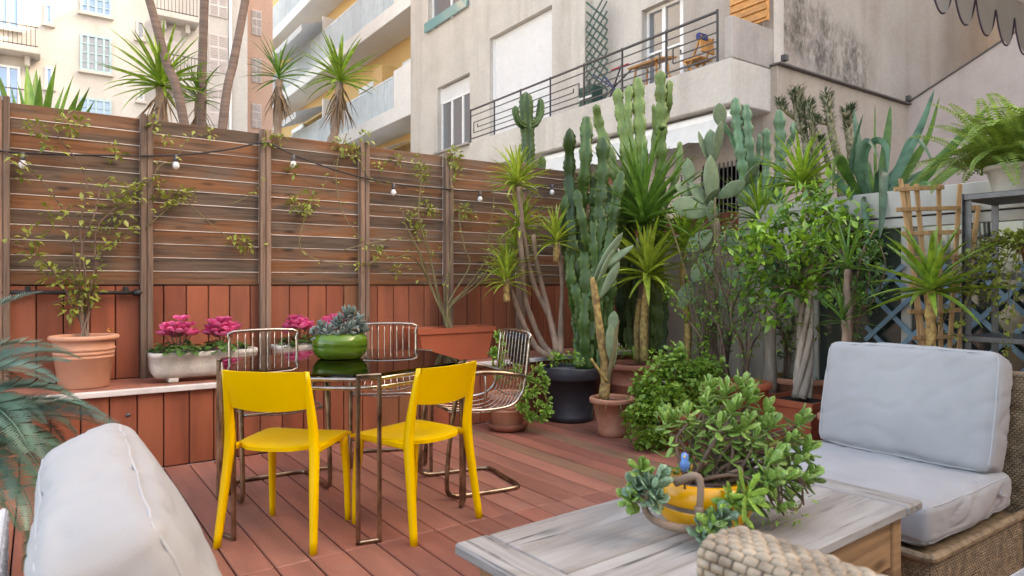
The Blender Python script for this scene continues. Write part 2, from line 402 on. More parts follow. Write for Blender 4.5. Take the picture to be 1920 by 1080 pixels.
K['shutter'] = M('white_roller_shutter', (.70, .70, .70), .5, .04, 4, orand=.02)
K['shutter_pink'] = M('pale_slatted_shutter', (.58, .52, .50), .6, .06, 5, orand=.05)
K['iron'] = M('dark_iron', (.035, .03, .032), .5, .2, 12, orand=0)
K['flash'] = M('dull_lead_flashing', (.12, .10, .09), .7, .2, 8, orand=0)
K['balpanel'] = M('frosted_balcony_panel', (.60, .64, .64), .3, .1, 2, orand=.06)
K['teal'] = glassy('teal_glass', (.12, .30, .30))
K['awning'] = M('cream_awning_fabric', (.36, .33, .29), .9, .08, 4, .2, 120, orand=0, trans=.25)
K['awnwhite'] = M('white_awning_fabric', (.66, .64, .60), .9, .06, 4, orand=0, trans=.2)
K['purple'] = M('dark_purple_binding', (.05, .035, .055), .8, orand=0)
K['ground'] = M('courtyard_ground', (.36, .33, .30), .95, .2, .6, orand=0)
K['orangewood'] = M('orange_varnished_wood', (.50, .22, .06), .5, .25, 8, orand=.1)
K['redthing'] = M('red_fabric', (.45, .03, .05), .7, orand=0)
K['bluefab'] = M('navy_fabric', (.03, .04, .14), .8, orand=0)
K['darkgreen'] = M('dark_green_paint', (.02, .06, .045), .6, orand=0)

# ================================================================== THE SETTING
gr = MB(); gr.grid(lambda s, t: (-150+300*s, -150+300*t, -.25), 2, 2); tag(gr.build('ground', K['ground'], None, False), kind='structure')
FV = 5.25; LV = 4.68; LZ = .50; WU = 5.08          # fence plane, ledge front, ledge height, glazed wall plane
BW = .145
deck = thing('deck', None, None, (2, 2, 0), kind='structure')
MB().box((1.3, 1.2, -.09), (8.2, 7.2, .1)).build('deck_base', K['dark'], deck, False)
bmesh_cache = {}
def board(parent, name, c, size, mat, bev=.004):
    key = (name, tuple(round(x, 3) for x in size), mat.name)
    if key not in bmesh_cache:
        bmesh_cache[key] = withmat(MB().box((0, 0, 0), size, None, bev).mesh(name, False), mat)
    return place(name, bmesh_cache[key], parent, c)
u = -2.7; i = 0
while u < WU-.02:
    seam = 2.765; c = u+.7-.7
    for a, b in ((-2.3, .62 if i % 2 else 1.35), (.62 if i % 2 else 1.35, seam), (seam, LV-.004)):
        board(deck, 'deck_board', (u+BW/2, (a+b)/2+rnd.uniform(-.001, .001), -.0125+rnd.uniform(-.0012, .0012)), (BW-.0065, b-a-.004, .025), K['deck'])
    u += BW; i += 1

ledge = thing('ledge', None, None, (2, 4.9, 0), kind='structure')
MB().box((1.2, (LV+FV)/2+.03, .22), (7.7, FV-LV-.05, .47)).build('ledge_core', K['dark'], ledge, False)
u = -2.7+.004
while u < WU-.03:
    wdt = min(BW, WU-u)
    board(ledge, 'cladding_board', (u+wdt/2, LV-.0125+.025+rnd.uniform(-.001, .001), .236), (wdt-.006, .024, .468), K['clad'])
    u += BW
for k in range(4):
    board(ledge, 'ledge_board', (1.19, LV+.075+.14*k, .488), (7.76, .134, .02), K['deck'])
MB().box((1.19, LV-.012, .4855), (7.78, .05, .033), None, .003).build('edge_trim', K['trim'], ledge, False)
ob = MB().lathe([(.0, .006), (.012, .006), (.014, 0)], (0, 0, 0), 12).build('drain_cap', K['steel'], ledge, local=True); p = PV(240, 778, LV-.002); ob.location = p-wl(ledge); ob.rotation_euler = (R(90), 0, 0)

fence = thing('timber_fence', 'weathered brown slatted timber fence over terracotta boards behind the ledge', 'fence', (2.2, FV, LZ))
posts = [-.965+.785*k for k in range(8)]
sl_h = (2.268-1.13)/12
for k, u in enumerate(posts):
    top = 2.285
    for s in (-1, 1):
        MB().box((u+s*.0205, FV-.04, (LZ-.01+top)/2), (.036, .06, top-LZ+.02), None, .004).build('post', K['post'], fence, False, center=True)
    MB().box((u, FV-.035, (LZ+top)/2-.01), (.02, .05, top-LZ-.02)).build('post_spine', K['post'], fence, False, center=True)
edges = posts+[WU]
pz = [(-1.75, posts[0])]+[(edges[k], edges[k+1]) for k in range(8)]
for a, b in pz:
    L = b-a-.076
    for j in range(12):
        z = 1.13+sl_h*(j+.5)
        o = MB().box((0, 0, 0), (L, .022, sl_h-.0045), None, .003).build('slat', K['slat'], fence, False, local=True)
        o.location = Vector(((a+b)/2, FV+rnd.uniform(-.003, .003), z))-wl(fence); o.rotation_euler = (R(3+rnd.uniform(-1.5, 1.5)), rnd.uniform(-.0022, .0022), 0)
        if j: board(fence, 'slat_lip', ((a+b)/2, FV-.004+rnd.uniform(-.001, .001), z-sl_h/2+rnd.uniform(-.001, .001)), (L, .026, .0052), K['lip'], .001)  # narrow pale strip filling each joint between slats
u = -1.75
while u < WU-.03:
    board(fence, 'cladding_board', (u+BW/2, FV+.012+rnd.uniform(-.001, .001), (LZ+1.125)/2), (min(BW, WU-u)-.006, .022, 1.125-LZ), K['clad'])
    u += BW
MB().box((1.6, FV+.04, .81), (6.7, .02, .66)).build('backing_board', K['dark'], fence, False)

# glazed side wall with a long white planter along its top
gw = thing('glazed_wall', 'low side wall of frosted glass panels in cream white frames', 'wall', (WU, 3, 0))
TOPZ = 1.60
for v0, v1, mt in ((4.05, 5.22, 'frost'), (3.05, 4.05, 'frost'), (2.35, 3.05, 'darkglass'), (1.6, 2.35, 'darkglass'), (.6, 1.6, 'frost'), (-.6, .6, 'frost'), (-2.2, -.6, 'frost')):
    MB().box((WU+.03, (v0+v1)/2, .86), (.02, v1-v0-.07, 1.38)).build('glass_panel', K[mt], gw, False, center=True)
    MB().box((WU+.03, v0, .8), (.07, .07, 1.6), None, .006).build('frame_post', K['whitewood'], gw, False, center=True)
MB().box((WU+.03, 1.5, 1.575), (.075, 7.44, .07), None, .006).build('frame_rail', K['whitewood'], gw, False)
MB().box((WU+.025, 1.5, .07), (.09, 7.44, .16), None, .006).build('sill', K['anthracite'], gw, False)
for k in range(10):
    v = 5.2-.15*k-.07
    board(gw, 'cladding_board', (WU+.05, v, 1.70), (.024, .138, .18), K['clad'])
pl = thing('wall_planter', 'long cream white planter box along the top of the glazed wall', 'planter', (WU+.14, 2, TOPZ))
MB().box((WU-.01, 1.5, TOPZ+.115), (.02, 4.5, .19), None, .004).build('front_board', K['whitewood'], pl, False)
MB().box((WU+.29, 1.5, TOPZ+.115), (.02, 4.5, .19), None, .004).build('back_board', K['whitewood'], pl, False)
for v in (-.745, 3.745): MB().box((WU+.14, v, TOPZ+.115), (.28, .02, .19)).build('end_board', K['whitewood'], pl, False)
MB().box((WU+.14, 1.5, TOPZ+.09), (.275, 4.46, .14)).build('soil', K['soil'], pl, False)

# ------------------------------------------------------------------ buildings
def rectV(x0, y0, x1, y1, V):
    a = PV(x0, (y0+y1)/2, V); b = PV(x1, (y0+y1)/2, V); xm = (x0+x1)/2
    return a.x, b.x, PV(xm, y1, V).z, PV(xm, y0, V).z
def rectU(x0, y0, x1, y1, U):
    a = PU(x0, (y0+y1)/2, U); b = PU(x1, (y0+y1)/2, U); xm = (x0+x1)/2
    return b.y, a.y, PU(xm, y1, U).z, PU(xm, y0, U).z
def windowV(par, u0, u1, z0, z1, V, frame, pane, nx=2, nz=3, sill=True, deep=.0):
    f = MB(); t = .07
    yy = V-.02+deep
    f.box((u0+t/2, yy, (z0+z1)/2), (t, .1, z1-z0)); f.box((u1-t/2, yy, (z0+z1)/2), (t, .1, z1-z0))
    f.box(((u0+u1)/2, yy, z0+t/2), (u1-u0-2*t, .1, t)); f.box(((u0+u1)/2, yy, z1-t/2), (u1-u0-2*t, .1, t))
    for k in range(1, nx): f.box((u0+(u1-u0)*k/nx, yy, (z0+z1)/2), (.07, .085, z1-z0-2*t))
    for k in range(1, nz): f.box(((u0+u1)/2, yy, z0+(z1-z0)*k/nz), (u1-u0-2*t, .06, .035))
    w_ = f.build('window', K[frame], par, False)
    MB().box(((u0+u1)/2, V+.01+deep, (z0+z1)/2), (u1-u0-.1, .05, z1-z0-.1)).build('pane', K[pane], w_, False)
    if sill: MB().box(((u0+u1)/2, V-.06, z0-.05), (u1-u0+.12, .2, .08)).build('sill', K['cream'], w_, False)
    return w_
def shutterV(par, u0, u1, z0, z1, V):
    f = MB(); f.box(((u0+u1)/2, V-.02, (z0+z1)/2), (u1-u0, .06, z1-z0)); w_ = f.build('window', K['shutter_pink'], par, False)
    s_ = MB(); n_ = 2; cw = (u1-u0)/n_
    for q in range(n_):
        for r_ in range(3):
            zz0 = z0+(z1-z0)*(r_+.08)/3; zz1 = z0+(z1-z0)*(r_+.92)/3; nn = 6
            for k in range(nn): s_.box((u0+cw*(q+.5), V-.06, zz0+(zz1-zz0)*(k+.5)/nn), (cw*.8, .03, (zz1-zz0)/nn*.7), (R(30), 0, 0))
    s_.build('shutter_slats', K['shutter_pink'], w_, False); return w_
def railV(par, u0, u1, z0, z1, V, step=.12, r=.012):
    rl = MB(); rl.box(((u0+u1)/2, V, z1), (u1-u0, .04, .03)); o = rl.build('railing', K['iron'], par, False); MB().box(((u0+u1)/2, V, z0+.06), (u1-u0, .03, .025)).build('lower_rail', K['iron'], par, False)
    k = u0+.03; bars = MB()
    while k < u1: bars.box((k, V, (z0+z1)/2), (r*1.5, r*1.5, z1-z0)); k += step
    b_ = bars.build('bars', K['iron'], o, False); b_['kind'] = 'stuff'; return o

BV = 28.0
lb = thing('apartment_building', 'old cream plastered apartment block with pale green windows and iron balconies', 'building', (2, BV, 0))
MB().box((-4.6, BV+3, 9.5), (22.8, 6, 19.5)).build('wall', K['cream'], lb, False)
for r_ in ((150, 68, 209, 136), (150, -28, 209, 28), (150, 186, 209, 254)): windowV(lb, *rectV(*r_, BV), BV-.01, 'frame_green', 'pane_grey' if r_[1] > 0 and r_[1] < 100 else 'pane', 4, 4)
for r_ in ((83, 8, 99, 46), (84, 126, 100, 166), (255, 40, 271, 74), (257, 166, 271, 190)): windowV(lb, *rectV(*r_, BV), BV-.01, 'frame_white' if r_[0] < 200 else 'shutter_pink', 'pane' if r_[0] < 200 else 'pane_grey', 1, 1)
for r_ in ((-30, -30, 38, 52), (-30, 122, 38, 200)): windowV(lb, *rectV(*r_, BV), BV-.01, 'frame_white', 'pane', 3, 1)
for r_ in ((392, 66, 426, 136), (392, -30, 426, 32), (306, 55, 340, 128), (392, 165, 426, 235)): shutterV(lb, *rectV(*r_, BV), BV-.01)
for x0, x1, yb, yt in ((-40, 72, 82, 42), (293, 372, 26, -20), (-40, 72, 205, 164), (296, 372, 150, 104)):
    u0, u1, z0, z1 = rectV(x0, yt, x1, yb, BV-.7)
    sb = MB().box(((u0+u1)/2, BV-.38, z0-.10), (u1-u0+.1, .78, .2), None, .02).build('balcony_slab', K['cream'], lb, False)
    railV(sb, u0, u1, z0, z1, BV-.68)
    for uu in (u0+.3, u1-.3): MB().box((uu, BV-.2, z0-.36), (.14, .4, .32)).build('bracket', K['cream'], sb, False)
MB().tube([(6.15, BV-.08, -.2), (6.15, BV-.08, 19)], .06, 8).build('drainpipe', K['frame_white'], lb)
pb = thing('narrow_building', 'narrow pink building squeezed between cream block and yellow balconies', 'building', (8, 29.5, 0))
MB().box((7.52, 32, 9.5), (1.35, 5, 19.5)).build('wall', K['pinkwall'], pb, False)
for r_ in ((472, 20, 490, 66), (472, 110, 490, 155), (472, 195, 490, 240)): shutterV(pb, *rectV(*r_, 29.48), 29.49)
fb = thing('far_building', 'bright white building standing far behind the yellow balconies', 'building', (16, 62, 0))
MB().box((18, 66, 14), (24, 6, 28.4)).build('wall', K['whitewall'], fb, False)
for k in range(5):
    for q in range(5): windowV(fb, 8+q*3, 9.4+q*3, 3+k*4.4, 5.2+k*4.4, 62.98, 'frame_white', 'pane_grey', 2, 2)

# yellow building with long balconies
yb = thing('balcony_building', 'yellow apartment house with long white balconies and pale blue railings', 'building', (14, 35, 0))
YU = 14.0; YB = 12.45
MB().box((YU+4, 44, 10.9), (8, 39, 22.4)).build('wall', K['yellowwall'], yb, False)
for zf, zr in ((8.70, 10.12), (13.15, 14.75), (17.6, 19.2), (4.2, 5.6)):
    v0 = 24.97; v1 = 60
    sb = MB().box(((YB+YU)/2, (v0+v1)/2, zf-.32), (YU-YB, v1-v0, .62), None, .02).build('balcony_slab', K['whitewall'], yb, False)
    MB().box((YB+.22, v0+.85, (zf+zr)/2+.06), (.42, 1.68, zr-zf+.16), None, .02).build('parapet_end', K['whitewall'], sb, False)
    MB().box((YB+.16, (v0+1.7+v1)/2, zr), (.06, v1-v0-1.7, .05)).build('handrail', K['balpanel'], sb, False)
    v = v0+1.75
    while v < v1-1.3:
        MB().box((YB+.16, v+.6, (zf+zr)/2-.01), (.02, 1.14, zr-zf-.12)).build('railing_panel', K['balpanel'], sb, False)
        fl = MB()
        for q in range(8): fl.box((YB+.13, v+.07+q*.152, (zf+zr)/2), (.03, .035, zr-zf-.02))
        b_ = fl.build('bars', K['balpanel'], sb, False); b_['kind'] = 'stuff'
        v += 1.22
    for v, wd in ((27.2, 2.6), (32.5, 2.4), (38, 2.4), (44, 2.4)):
        wn_ = MB().box((YU-.03, v, zf+1.2), (.08, wd, 2.4)).build('window', K['frame_white'], yb, False)
        for q in (-1, 1): MB().box((YU-.08, v+q*wd*.24, zf+1.2), (.05, wd*.42, 2.15)).build('pane', K['pane_grey'], wn_, False)
        MB().box((YU-.1, v, zf+2.52), (.24, wd+.1, .26)).build('shutter_box', K['shutter'], yb, False)
    MB().box((YU-.7, 36, zf+1.25), (1.3, .16, 2.5)).build('partition', K['whitewall'], yb, False)
    MB().box((YU-.35, 30.2, zf+1.4), (.7, 1.0, 2.8)).build('pier', K['yellowwall'], yb, False)
for zf, v0, v1 in ((13.15, 36, 44), (17.6, 26, 36), (8.7, 37, 43), (8.0, 27.2, 32)):
    top = zf+2.75 if zf > 8.1 else zf-.35; lo = top-.9
    aw = MB().grid(lambda s, t: (YU-.1-t*2.4, v0+(v1-v0)*s, top-(top-lo)*t), 12, 3)
    def val(s, t): return (YU-2.5, v0+(v1-v0)*s, lo-t*(.3+.07*abs(math.sin(s*(v1-v0)*5))))
    aw.grid(val, 60, 1); aw.build('awning', K['awnwhite'], yb, False)

# white house with the iron balcony
wb = thing('white_house', 'pale grey plastered house with roller shutters and an iron railed balcony', 'building', (12.4, 16, 0))
HU = 12.4
V0, V1 = 8.33, 24.9
def opening(px):  return rectU(*px, HU)
op = [opening((918, 40, 1035, 216)), opening((820, 150, 881, 277)), opening((803, -70, 877, 38)), opening((1203, -60, 1342, 150))]
op[0] = (op[0][0], op[0][1], 5.54, op[0][3]); op[3] = (op[3][0], op[3][1], 5.54, 8.0)
def wall_with_holes(U, v0, v1, z0, z1, holes, th, name, mat, par):
    vs = sorted({v0, v1, *[h[0] for h in holes], *[h[1] for h in holes]}); zs = sorted({z0, z1, *[h[2] for h in holes], *[h[3] for h in holes]})
    mb = MB()
    for i in range(len(vs)-1):
        run = None
        for j in range(len(zs)-1):
            cv, cz = (vs[i]+vs[i+1])/2, (zs[j]+zs[j+1])/2
            hole = any(h[0] < cv < h[1] and h[2] < cz < h[3] for h in holes)
            if not hole and run is None: run = zs[j]
            if (hole or j == len(zs)-2) and run is not None:
                e = zs[j] if hole else zs[j+1]
                mb.box((U+th/2, cv, (run+e)/2), (th, vs[i+1]-vs[i], e-run)); run = None
    return mb.build(name, mat, par, False)
wall_with_holes(HU, V0, V1, -.2, 20, op, .35, 'wall', K['greywall'], wb)
MB().box((HU+2.6, (10.7+V1)/2, 9.9), (4.5, V1-10.7, 20.2)).build('wall_core', K['greywall'], wb, False)
def rollshutter(h, U, zlow):
    v0, v1, z0, z1 = h; mb = MB(); z = zlow+.03
    while z < z1-.02: mb.box((U+.2, (v0+v1)/2, z), (.03, v1-v0-.1, .052), None, .008); z += .058
    s_ = mb.build('roller_shutter', K['shutter'], wb, False)
    for v in (v0+.03, v1-.03): MB().box((U+.18, v, (z0+z1)/2), (.08, .06, z1-z0)).build('guide_rail', K['frame_white'], s_, False)
rollshutter(op[0], HU, op[0][2])
def winU(h, U, n=3, curtain=False, mid=.0):
    v0, v1, z0, z1 = h; f = MB(); t = .07
    f.box((U+.22, v0+t/2, (z0+z1)/2), (.08, t, z1-z0)); f.box((U+.22, v1-t/2, (z0+z1)/2), (.08, t, z1-z0))
    f.box((U+.22, (v0+v1)/2, z0+t/2), (.08, v1-v0-2*t, t)); f.box((U+.22, (v0+v1)/2, z1-t/2), (.08, v1-v0-2*t, t))
    for k in range(1, n): f.box((U+.22, v0+(v1-v0)*k/n, (z0+z1)/2), (.075, .11, z1-z0-2*t))
    if mid: f.box((U+.22, (v0+v1)/2, mid), (.06, v1-v0-2*t, .05))
    w_ = f.build('window', K['frame_white'], wb, False)
    for k in range(n): MB().box((U+.235, v0+(v1-v0)*(k+.5)/n, (z0+z1)/2), (.02, (v1-v0)/n-.12, z1-z0-.15)).build('pane', K['pane_grey'], w_, False)
    return w_
winU((op[1][0], op[1][1], op[1][2], op[1][3]-.55), HU, 3)
rollshutter((op[1][0], op[1][1], op[1][3]-.58, op[1][3]), HU, op[1][3]-.55)
winU(op[2], HU, 2); winU(op[3], HU, 4, mid=6.9)
MB().box((HU-.1, (op[2][0]+op[2][1])/2, op[2][2]+.17), (.06, op[2][1]-op[2][0]+.2, .36)).build('glass_guard', K['teal'], wb, False)
MB().box((HU-.05, (op[1][0]+op[1][1])/2, op[1][2]-.04), (.2, op[1][1]-op[1][0]+.2, .07)).build('sill', K['concrete'], wb, False)
MB().box((HU-.12, 14.2, 9.), (.26, .55, 21)).build('pilaster', K['greywall'], wb, False)
# the balcony: a concrete trough on brackets with an iron rail
BU = 11.0; b0, b1 = 8.33, 18.04; FZ = 5.54
sb = MB().box(((BU+HU)/2, (b0+b1)/2, (FZ+4.66)/2), (HU-BU, b1-b0, FZ-4.66), None, .02).build('balcony_slab', K['greywall'], wb, False)
MB().box(((BU+HU)/2+.02, b0+.10, FZ+.42), (HU-BU-.05, .2, .84), None, .03).build('end_parapet', K['concrete'], sb, False)
MB().box(((BU+HU)/2+.3, b0+.3, FZ+1.9), (.06, .9, 2.0), None).build('slatted_screen', K['orangewood'], sb, False)
for k in range(12): MB().box(((BU+HU)/2+.26, b0+.3, FZ+1.0+k*.165), (.03, .86, .1), (0, R(20), 0)).build('screen_slat', K['orangewood'], sb, False)
rail = MB(); r0, r1 = b0+.35, b1
rail.box((BU+.05, (r0+r1)/2, 6.55), (.05, r1-r0, .045), None, .006)
rl = rail.build('railing', K['iron'], wb, False)
MB().box((BU+.05, (r0+r1)/2, FZ+.12), (.03, r1-r0, .03)).build('lower_rail', K['iron'], rl, False)
nb = 7; seg = (r1-r0)/nb
for k in range(nb+1): MB().box((BU+.05, r0+seg*k, (FZ-.12+6.55)/2), (.035, .035, 6.55-FZ+.2)).build('baluster', K['iron'], rl, False)
for k in range(nb):
    a = r0+seg*k; g = MB(); flip = k % 2
    for q, (zf, e0, e1) in enumerate(((.82, 0, 1), (.60, .0, .86), (.42, .0, .7), (.28, 0, .86))):
        y0, y1 = a+seg*e0, a+seg*e1
        if flip: y0, y1 = a+seg*(1-e1), a+seg*(1-e0)
        g.box((BU+.05, (y0+y1)/2, FZ+zf), (.022, y1-y0, .022))
    for e, z0, z1 in ((.86, .28, .60), (.7, .42, .52)):
        yy = a+seg*(1-e if flip else e); g.box((BU+.05, yy, FZ+(z0+z1)/2), (.022, .022, z1-z0))
    g.build('railing_pattern', K['iron'], rl, False)
# under the balcony: awning box, valance, dark shop windows
MB().box((BU+.30, 11.5, 4.50), (.28, 6.2, .2), None, .05).build('awning_cassette', K['frame_white'], wb, False)
vz = MB(); vz.grid(lambda s, t: (BU+.1-t*.25, 8.5+6*s, 4.44-t*(.42+.05*abs(math.sin(s*6*4.2)))), 96, 2); vz.build('awning_valance', K['awnwhite'], wb, False)
for v in (9.3, 11.6, 13.9): MB().box((HU-.02, v, 2.4), (.06, 1.7, 2.6)).build('window', K['pane_grey'], wb, False)
gl_ = MB()
for k in range(14): gl_.box((HU-.12, 8.6+k*.11, 3.0), (.025, .025, 1.6))
gl_.build('window_grille', K['iron'], wb, False)

# stained wall, lower extension and the gable at the right
def stainmat():
    ma = plaster('mould_stained_plaster', (.38, .335, .295), (.24, .18, .14), .5, .6); t = ma.node_tree; b = t.nodes['Principled BSDF']
    base = b.inputs['Base Color'].links[0].from_socket
    tc = nd(t, 'ShaderNodeTexCoord'); sp = nd(t, 'ShaderNodeSeparateXYZ'); t.links.new(tc.outputs['Object'], sp.inputs[0])
    def rng(sock, a, b_, c, d):
        def mrr(x0, x1, y0, y1):
            n_ = nd(t, 'ShaderNodeMapRange', interpolation_type='SMOOTHSTEP'); n_.inputs[1].default_value = x0; n_.inputs[2].default_value = x1; n_.inputs[3].default_value = y0; n_.inputs[4].default_value = y1
            t.links.new(sock, n_.inputs[0]); return n_.outputs[0]
        mu = nd(t, 'ShaderNodeMath', operation='MULTIPLY'); t.links.new(mrr(a, b_, 0, 1), mu.inputs[0]); t.links.new(mrr(c, d, 1, 0), mu.inputs[1]); return mu.outputs[0]
    # old mould above the flashing, in metres from the wall's middle
    sk = nd(t, 'ShaderNodeMath', operation='MULTIPLY_ADD'); t.links.new(sp.outputs[0], sk.inputs[0]); sk.inputs[1].default_value = .30; t.links.new(sp.outputs[2], sk.inputs[2])
    mx = rng(sp.outputs[0], -2.5, -1.9, 1.2, 2.1); mz = rng(sk.outputs[0], 5.3, 6.0, 6.9, 7.7)
    nn = tex(t, coords(t, (1.7, 1.7, .55), rnd_off=False), 1.3, 9, .68); n2 = tex(t, coords(t, (1, 1, .6), rnd_off=False), 9, 6, .7)
    m1 = nd(t, 'ShaderNodeMath', operation='MULTIPLY'); t.links.new(mx, m1.inputs[0]); t.links.new(mz, m1.inputs[1])
    a1 = nd(t, 'ShaderNodeMath', operation='MULTIPLY'); t.links.new(nn, a1.inputs[0]); t.links.new(n2, a1.inputs[1])
    m2 = nd(t, 'ShaderNodeMath', operation='MULTIPLY'); t.links.new(m1.outputs[0], m2.inputs[0]); t.links.new(ramp(t, a1.outputs[0], [(.15, (0, 0, 0)), (.32, (.8,)*3)]), m2.inputs[1])
    t.links.new(mix(t, m2.outputs[0], base, (.055, .048, .042)), b.inputs['Base Color']); return ma
K['stained'] = stainmat()
swl = thing('stained_wall', 'tall peach house wall with black mould stains above a flashing strip', 'wall', (15, 8.4, 0))
MB().box((19.2, 9.6, 10), (13.7, 2.1, 20.4)).build('wall', K['stained'], swl, False)
MB().box((15.05, 8.36, 2.7), (5.5, .36, 5.78), None, .01).build('lower_wall', K['peach'], swl, False)
MB().box((15.05, 8.30, 5.61), (5.6, .46, .03)).build('flashing', K['flash'], swl, False)
for u in (12.4, 17.6): MB().box((u, 8.08, 5.72), (.12, .1, .12)).build('bracket', K['steel'], swl, False)
gb = thing('stucco_gable', 'rough beige stucco side wall with a sloping flashed top edge', 'wall', (17.85, 5, 0))
gm = MB(); zc, zd = 5.62, 6.85
prof = [(8.2, zc), (5.6, zd), (1.0, zd+2.1)]
for k in range(2):
    (va, za), (vb, zb) = prof[k], prof[k+1]
    gm.add([(17.75, va, -.2), (17.75, vb, -.2), (17.75, vb, zb), (17.75, va, za), (18.6, va, -.2), (18.6, vb, -.2), (18.6, vb, zb), (18.6, va, za)],
           [(0, 1, 2, 3), (4, 7, 6, 5), (3, 2, 6, 7), (0, 3, 7, 4), (1, 5, 6, 2)])
gm.build('wall', K['stucco'], gb, False)
for k in range(2):
    (va, za), (vb, zb) = prof[k], prof[k+1]
    MB().bar((17.80, va, za+.02), (17.80, vb, zb+.02), .2, .03, Vector((0, 0, 1))).build('flashing', K['flash'], gb, False)

# the house behind the terrace (it stands behind the camera); an added, unseen block keeps the whole court in shade
hb = thing('terrace_house', 'low pale house that the terrace and its awning belong to', 'building', (4, -6, 0))
MB().box((6, -9.5, 3.2), (30, 6, 6.9)).build('wall', K['whitewall'], hb, False)
for k in range(1):
    for q in range(7): windowV(hb, -6+q*3.4, -4.6+q*3.4, 1+k*4, 3.2+k*4, -6.45, 'frame_white', 'pane_grey', 2, 2)

nh = thing('court_shade_block', 'unseen tall beige block added to shade the court', 'building', (25, -8, 0))  # added out of view to block the sun from the court
MB().box((25.5, -10, 11), (11, 32, 22.5)).build('wall', K['stucco'], nh, False)

# ================================================================== FURNITURE
# glass table: six chrome leg loops under a smoked hexagonal top
TC = Vector((1.30, 3.42, 0)); TR = .64; TA = -100.3; TH = .74
tb = thing('glass_table', 'hexagonal smoked glass dining table on browned chrome leg loops', 'table', TC)
hexp = [Vector((TR*math.cos(R(TA+60*k)), TR*math.sin(R(TA+60*k)), 0)) for k in range(6)]
def cut_hex(r, z):
    out = []
    for k in range(6):
        d = Vector((math.cos(R(TA+60*k)), math.sin(R(TA+60*k)), 0)); t_ = Vector((-d.y, d.x, 0))
        for s in (-1, 1): out.append(d*(r*.965)+t_*(s*.062)+Vector((0, 0, z)))
    return out
g = MB(); lo, hi = cut_hex(TR, TH-.012), cut_hex(TR, TH); n = len(lo)
g.add(lo+hi, [tuple(range(n))[::-1], tuple(range(n, 2*n))]+[(i, (i+1) % n, n+(i+1) % n, n+i) for i in range(n)])
g.build('glass_top', K['smoke'], tb, False, local=True)
for zz in (TH-.024, TH-.065):
    MB().tube(cut_hex(TR-.012 if zz > .7 else TR-.03, zz), .010, 8, closed=True).build('frame_rail', K['chrome'], tb, local=True)
for k in range(6):
    d = Vector((math.cos(R(TA+60*k)), math.sin(R(TA+60*k)), 0)); t_ = Vector((-d.y, d.x, 0)); c = d*(TR+.005)
    hw = .047; lp = MB()
    def tubebox(a, b): lp.bar(a, b, .019, .019, d, .004)
    q = [c-t_*hw, c+t_*hw]
    tubebox(q[0]+UP*.0, q[0]+UP*TH); tubebox(q[1], q[1]+UP*TH)
    tubebox(q[0]+UP*.010-t_*.0095, q[1]+UP*.010+t_*.0095); tubebox(q[0]+UP*(TH-.006)-t_*.0095, q[1]+UP*(TH-.006)+t_*.0095)
    lp.build('leg', K['bronze'], tb, False, local=True)

# yellow stacking chairs
def rbar(mb, pts, wx, wy, n=10):
    """rounded bar with changing size; pts up the leg"""
    pts = [Vector(p) for p in pts]; b = len(mb.v)
    for i, p in enumerate(pts):
        a_ = wx if not isinstance(wx, (list, tuple)) else lerpl(wx, i/(len(pts)-1)); c_ = wy if not isinstance(wy, (list, tuple)) else lerpl(wy, i/(len(pts)-1))
        for k in range(n):
            an = 2*math.pi*k/n; ca, sa = math.cos(an), math.sin(an)
            e = .6; mb.v.append(p+Vector((math.copysign(abs(ca)**e, ca)*a_, math.copysign(abs(sa)**e, sa)*c_, 0))); mb.t.append(0)
    for i in range(len(pts)-1):
        for k in range(n): mb.f.append((b+i*n+k, b+i*n+(k+1) % n, b+(i+1)*n+(k+1) % n, b+(i+1)*n+k))
    mb.f.append(tuple(b+k for k in range(n))[::-1]); mb.f.append(tuple(b+(len(pts)-1)*n+k for k in range(n)))
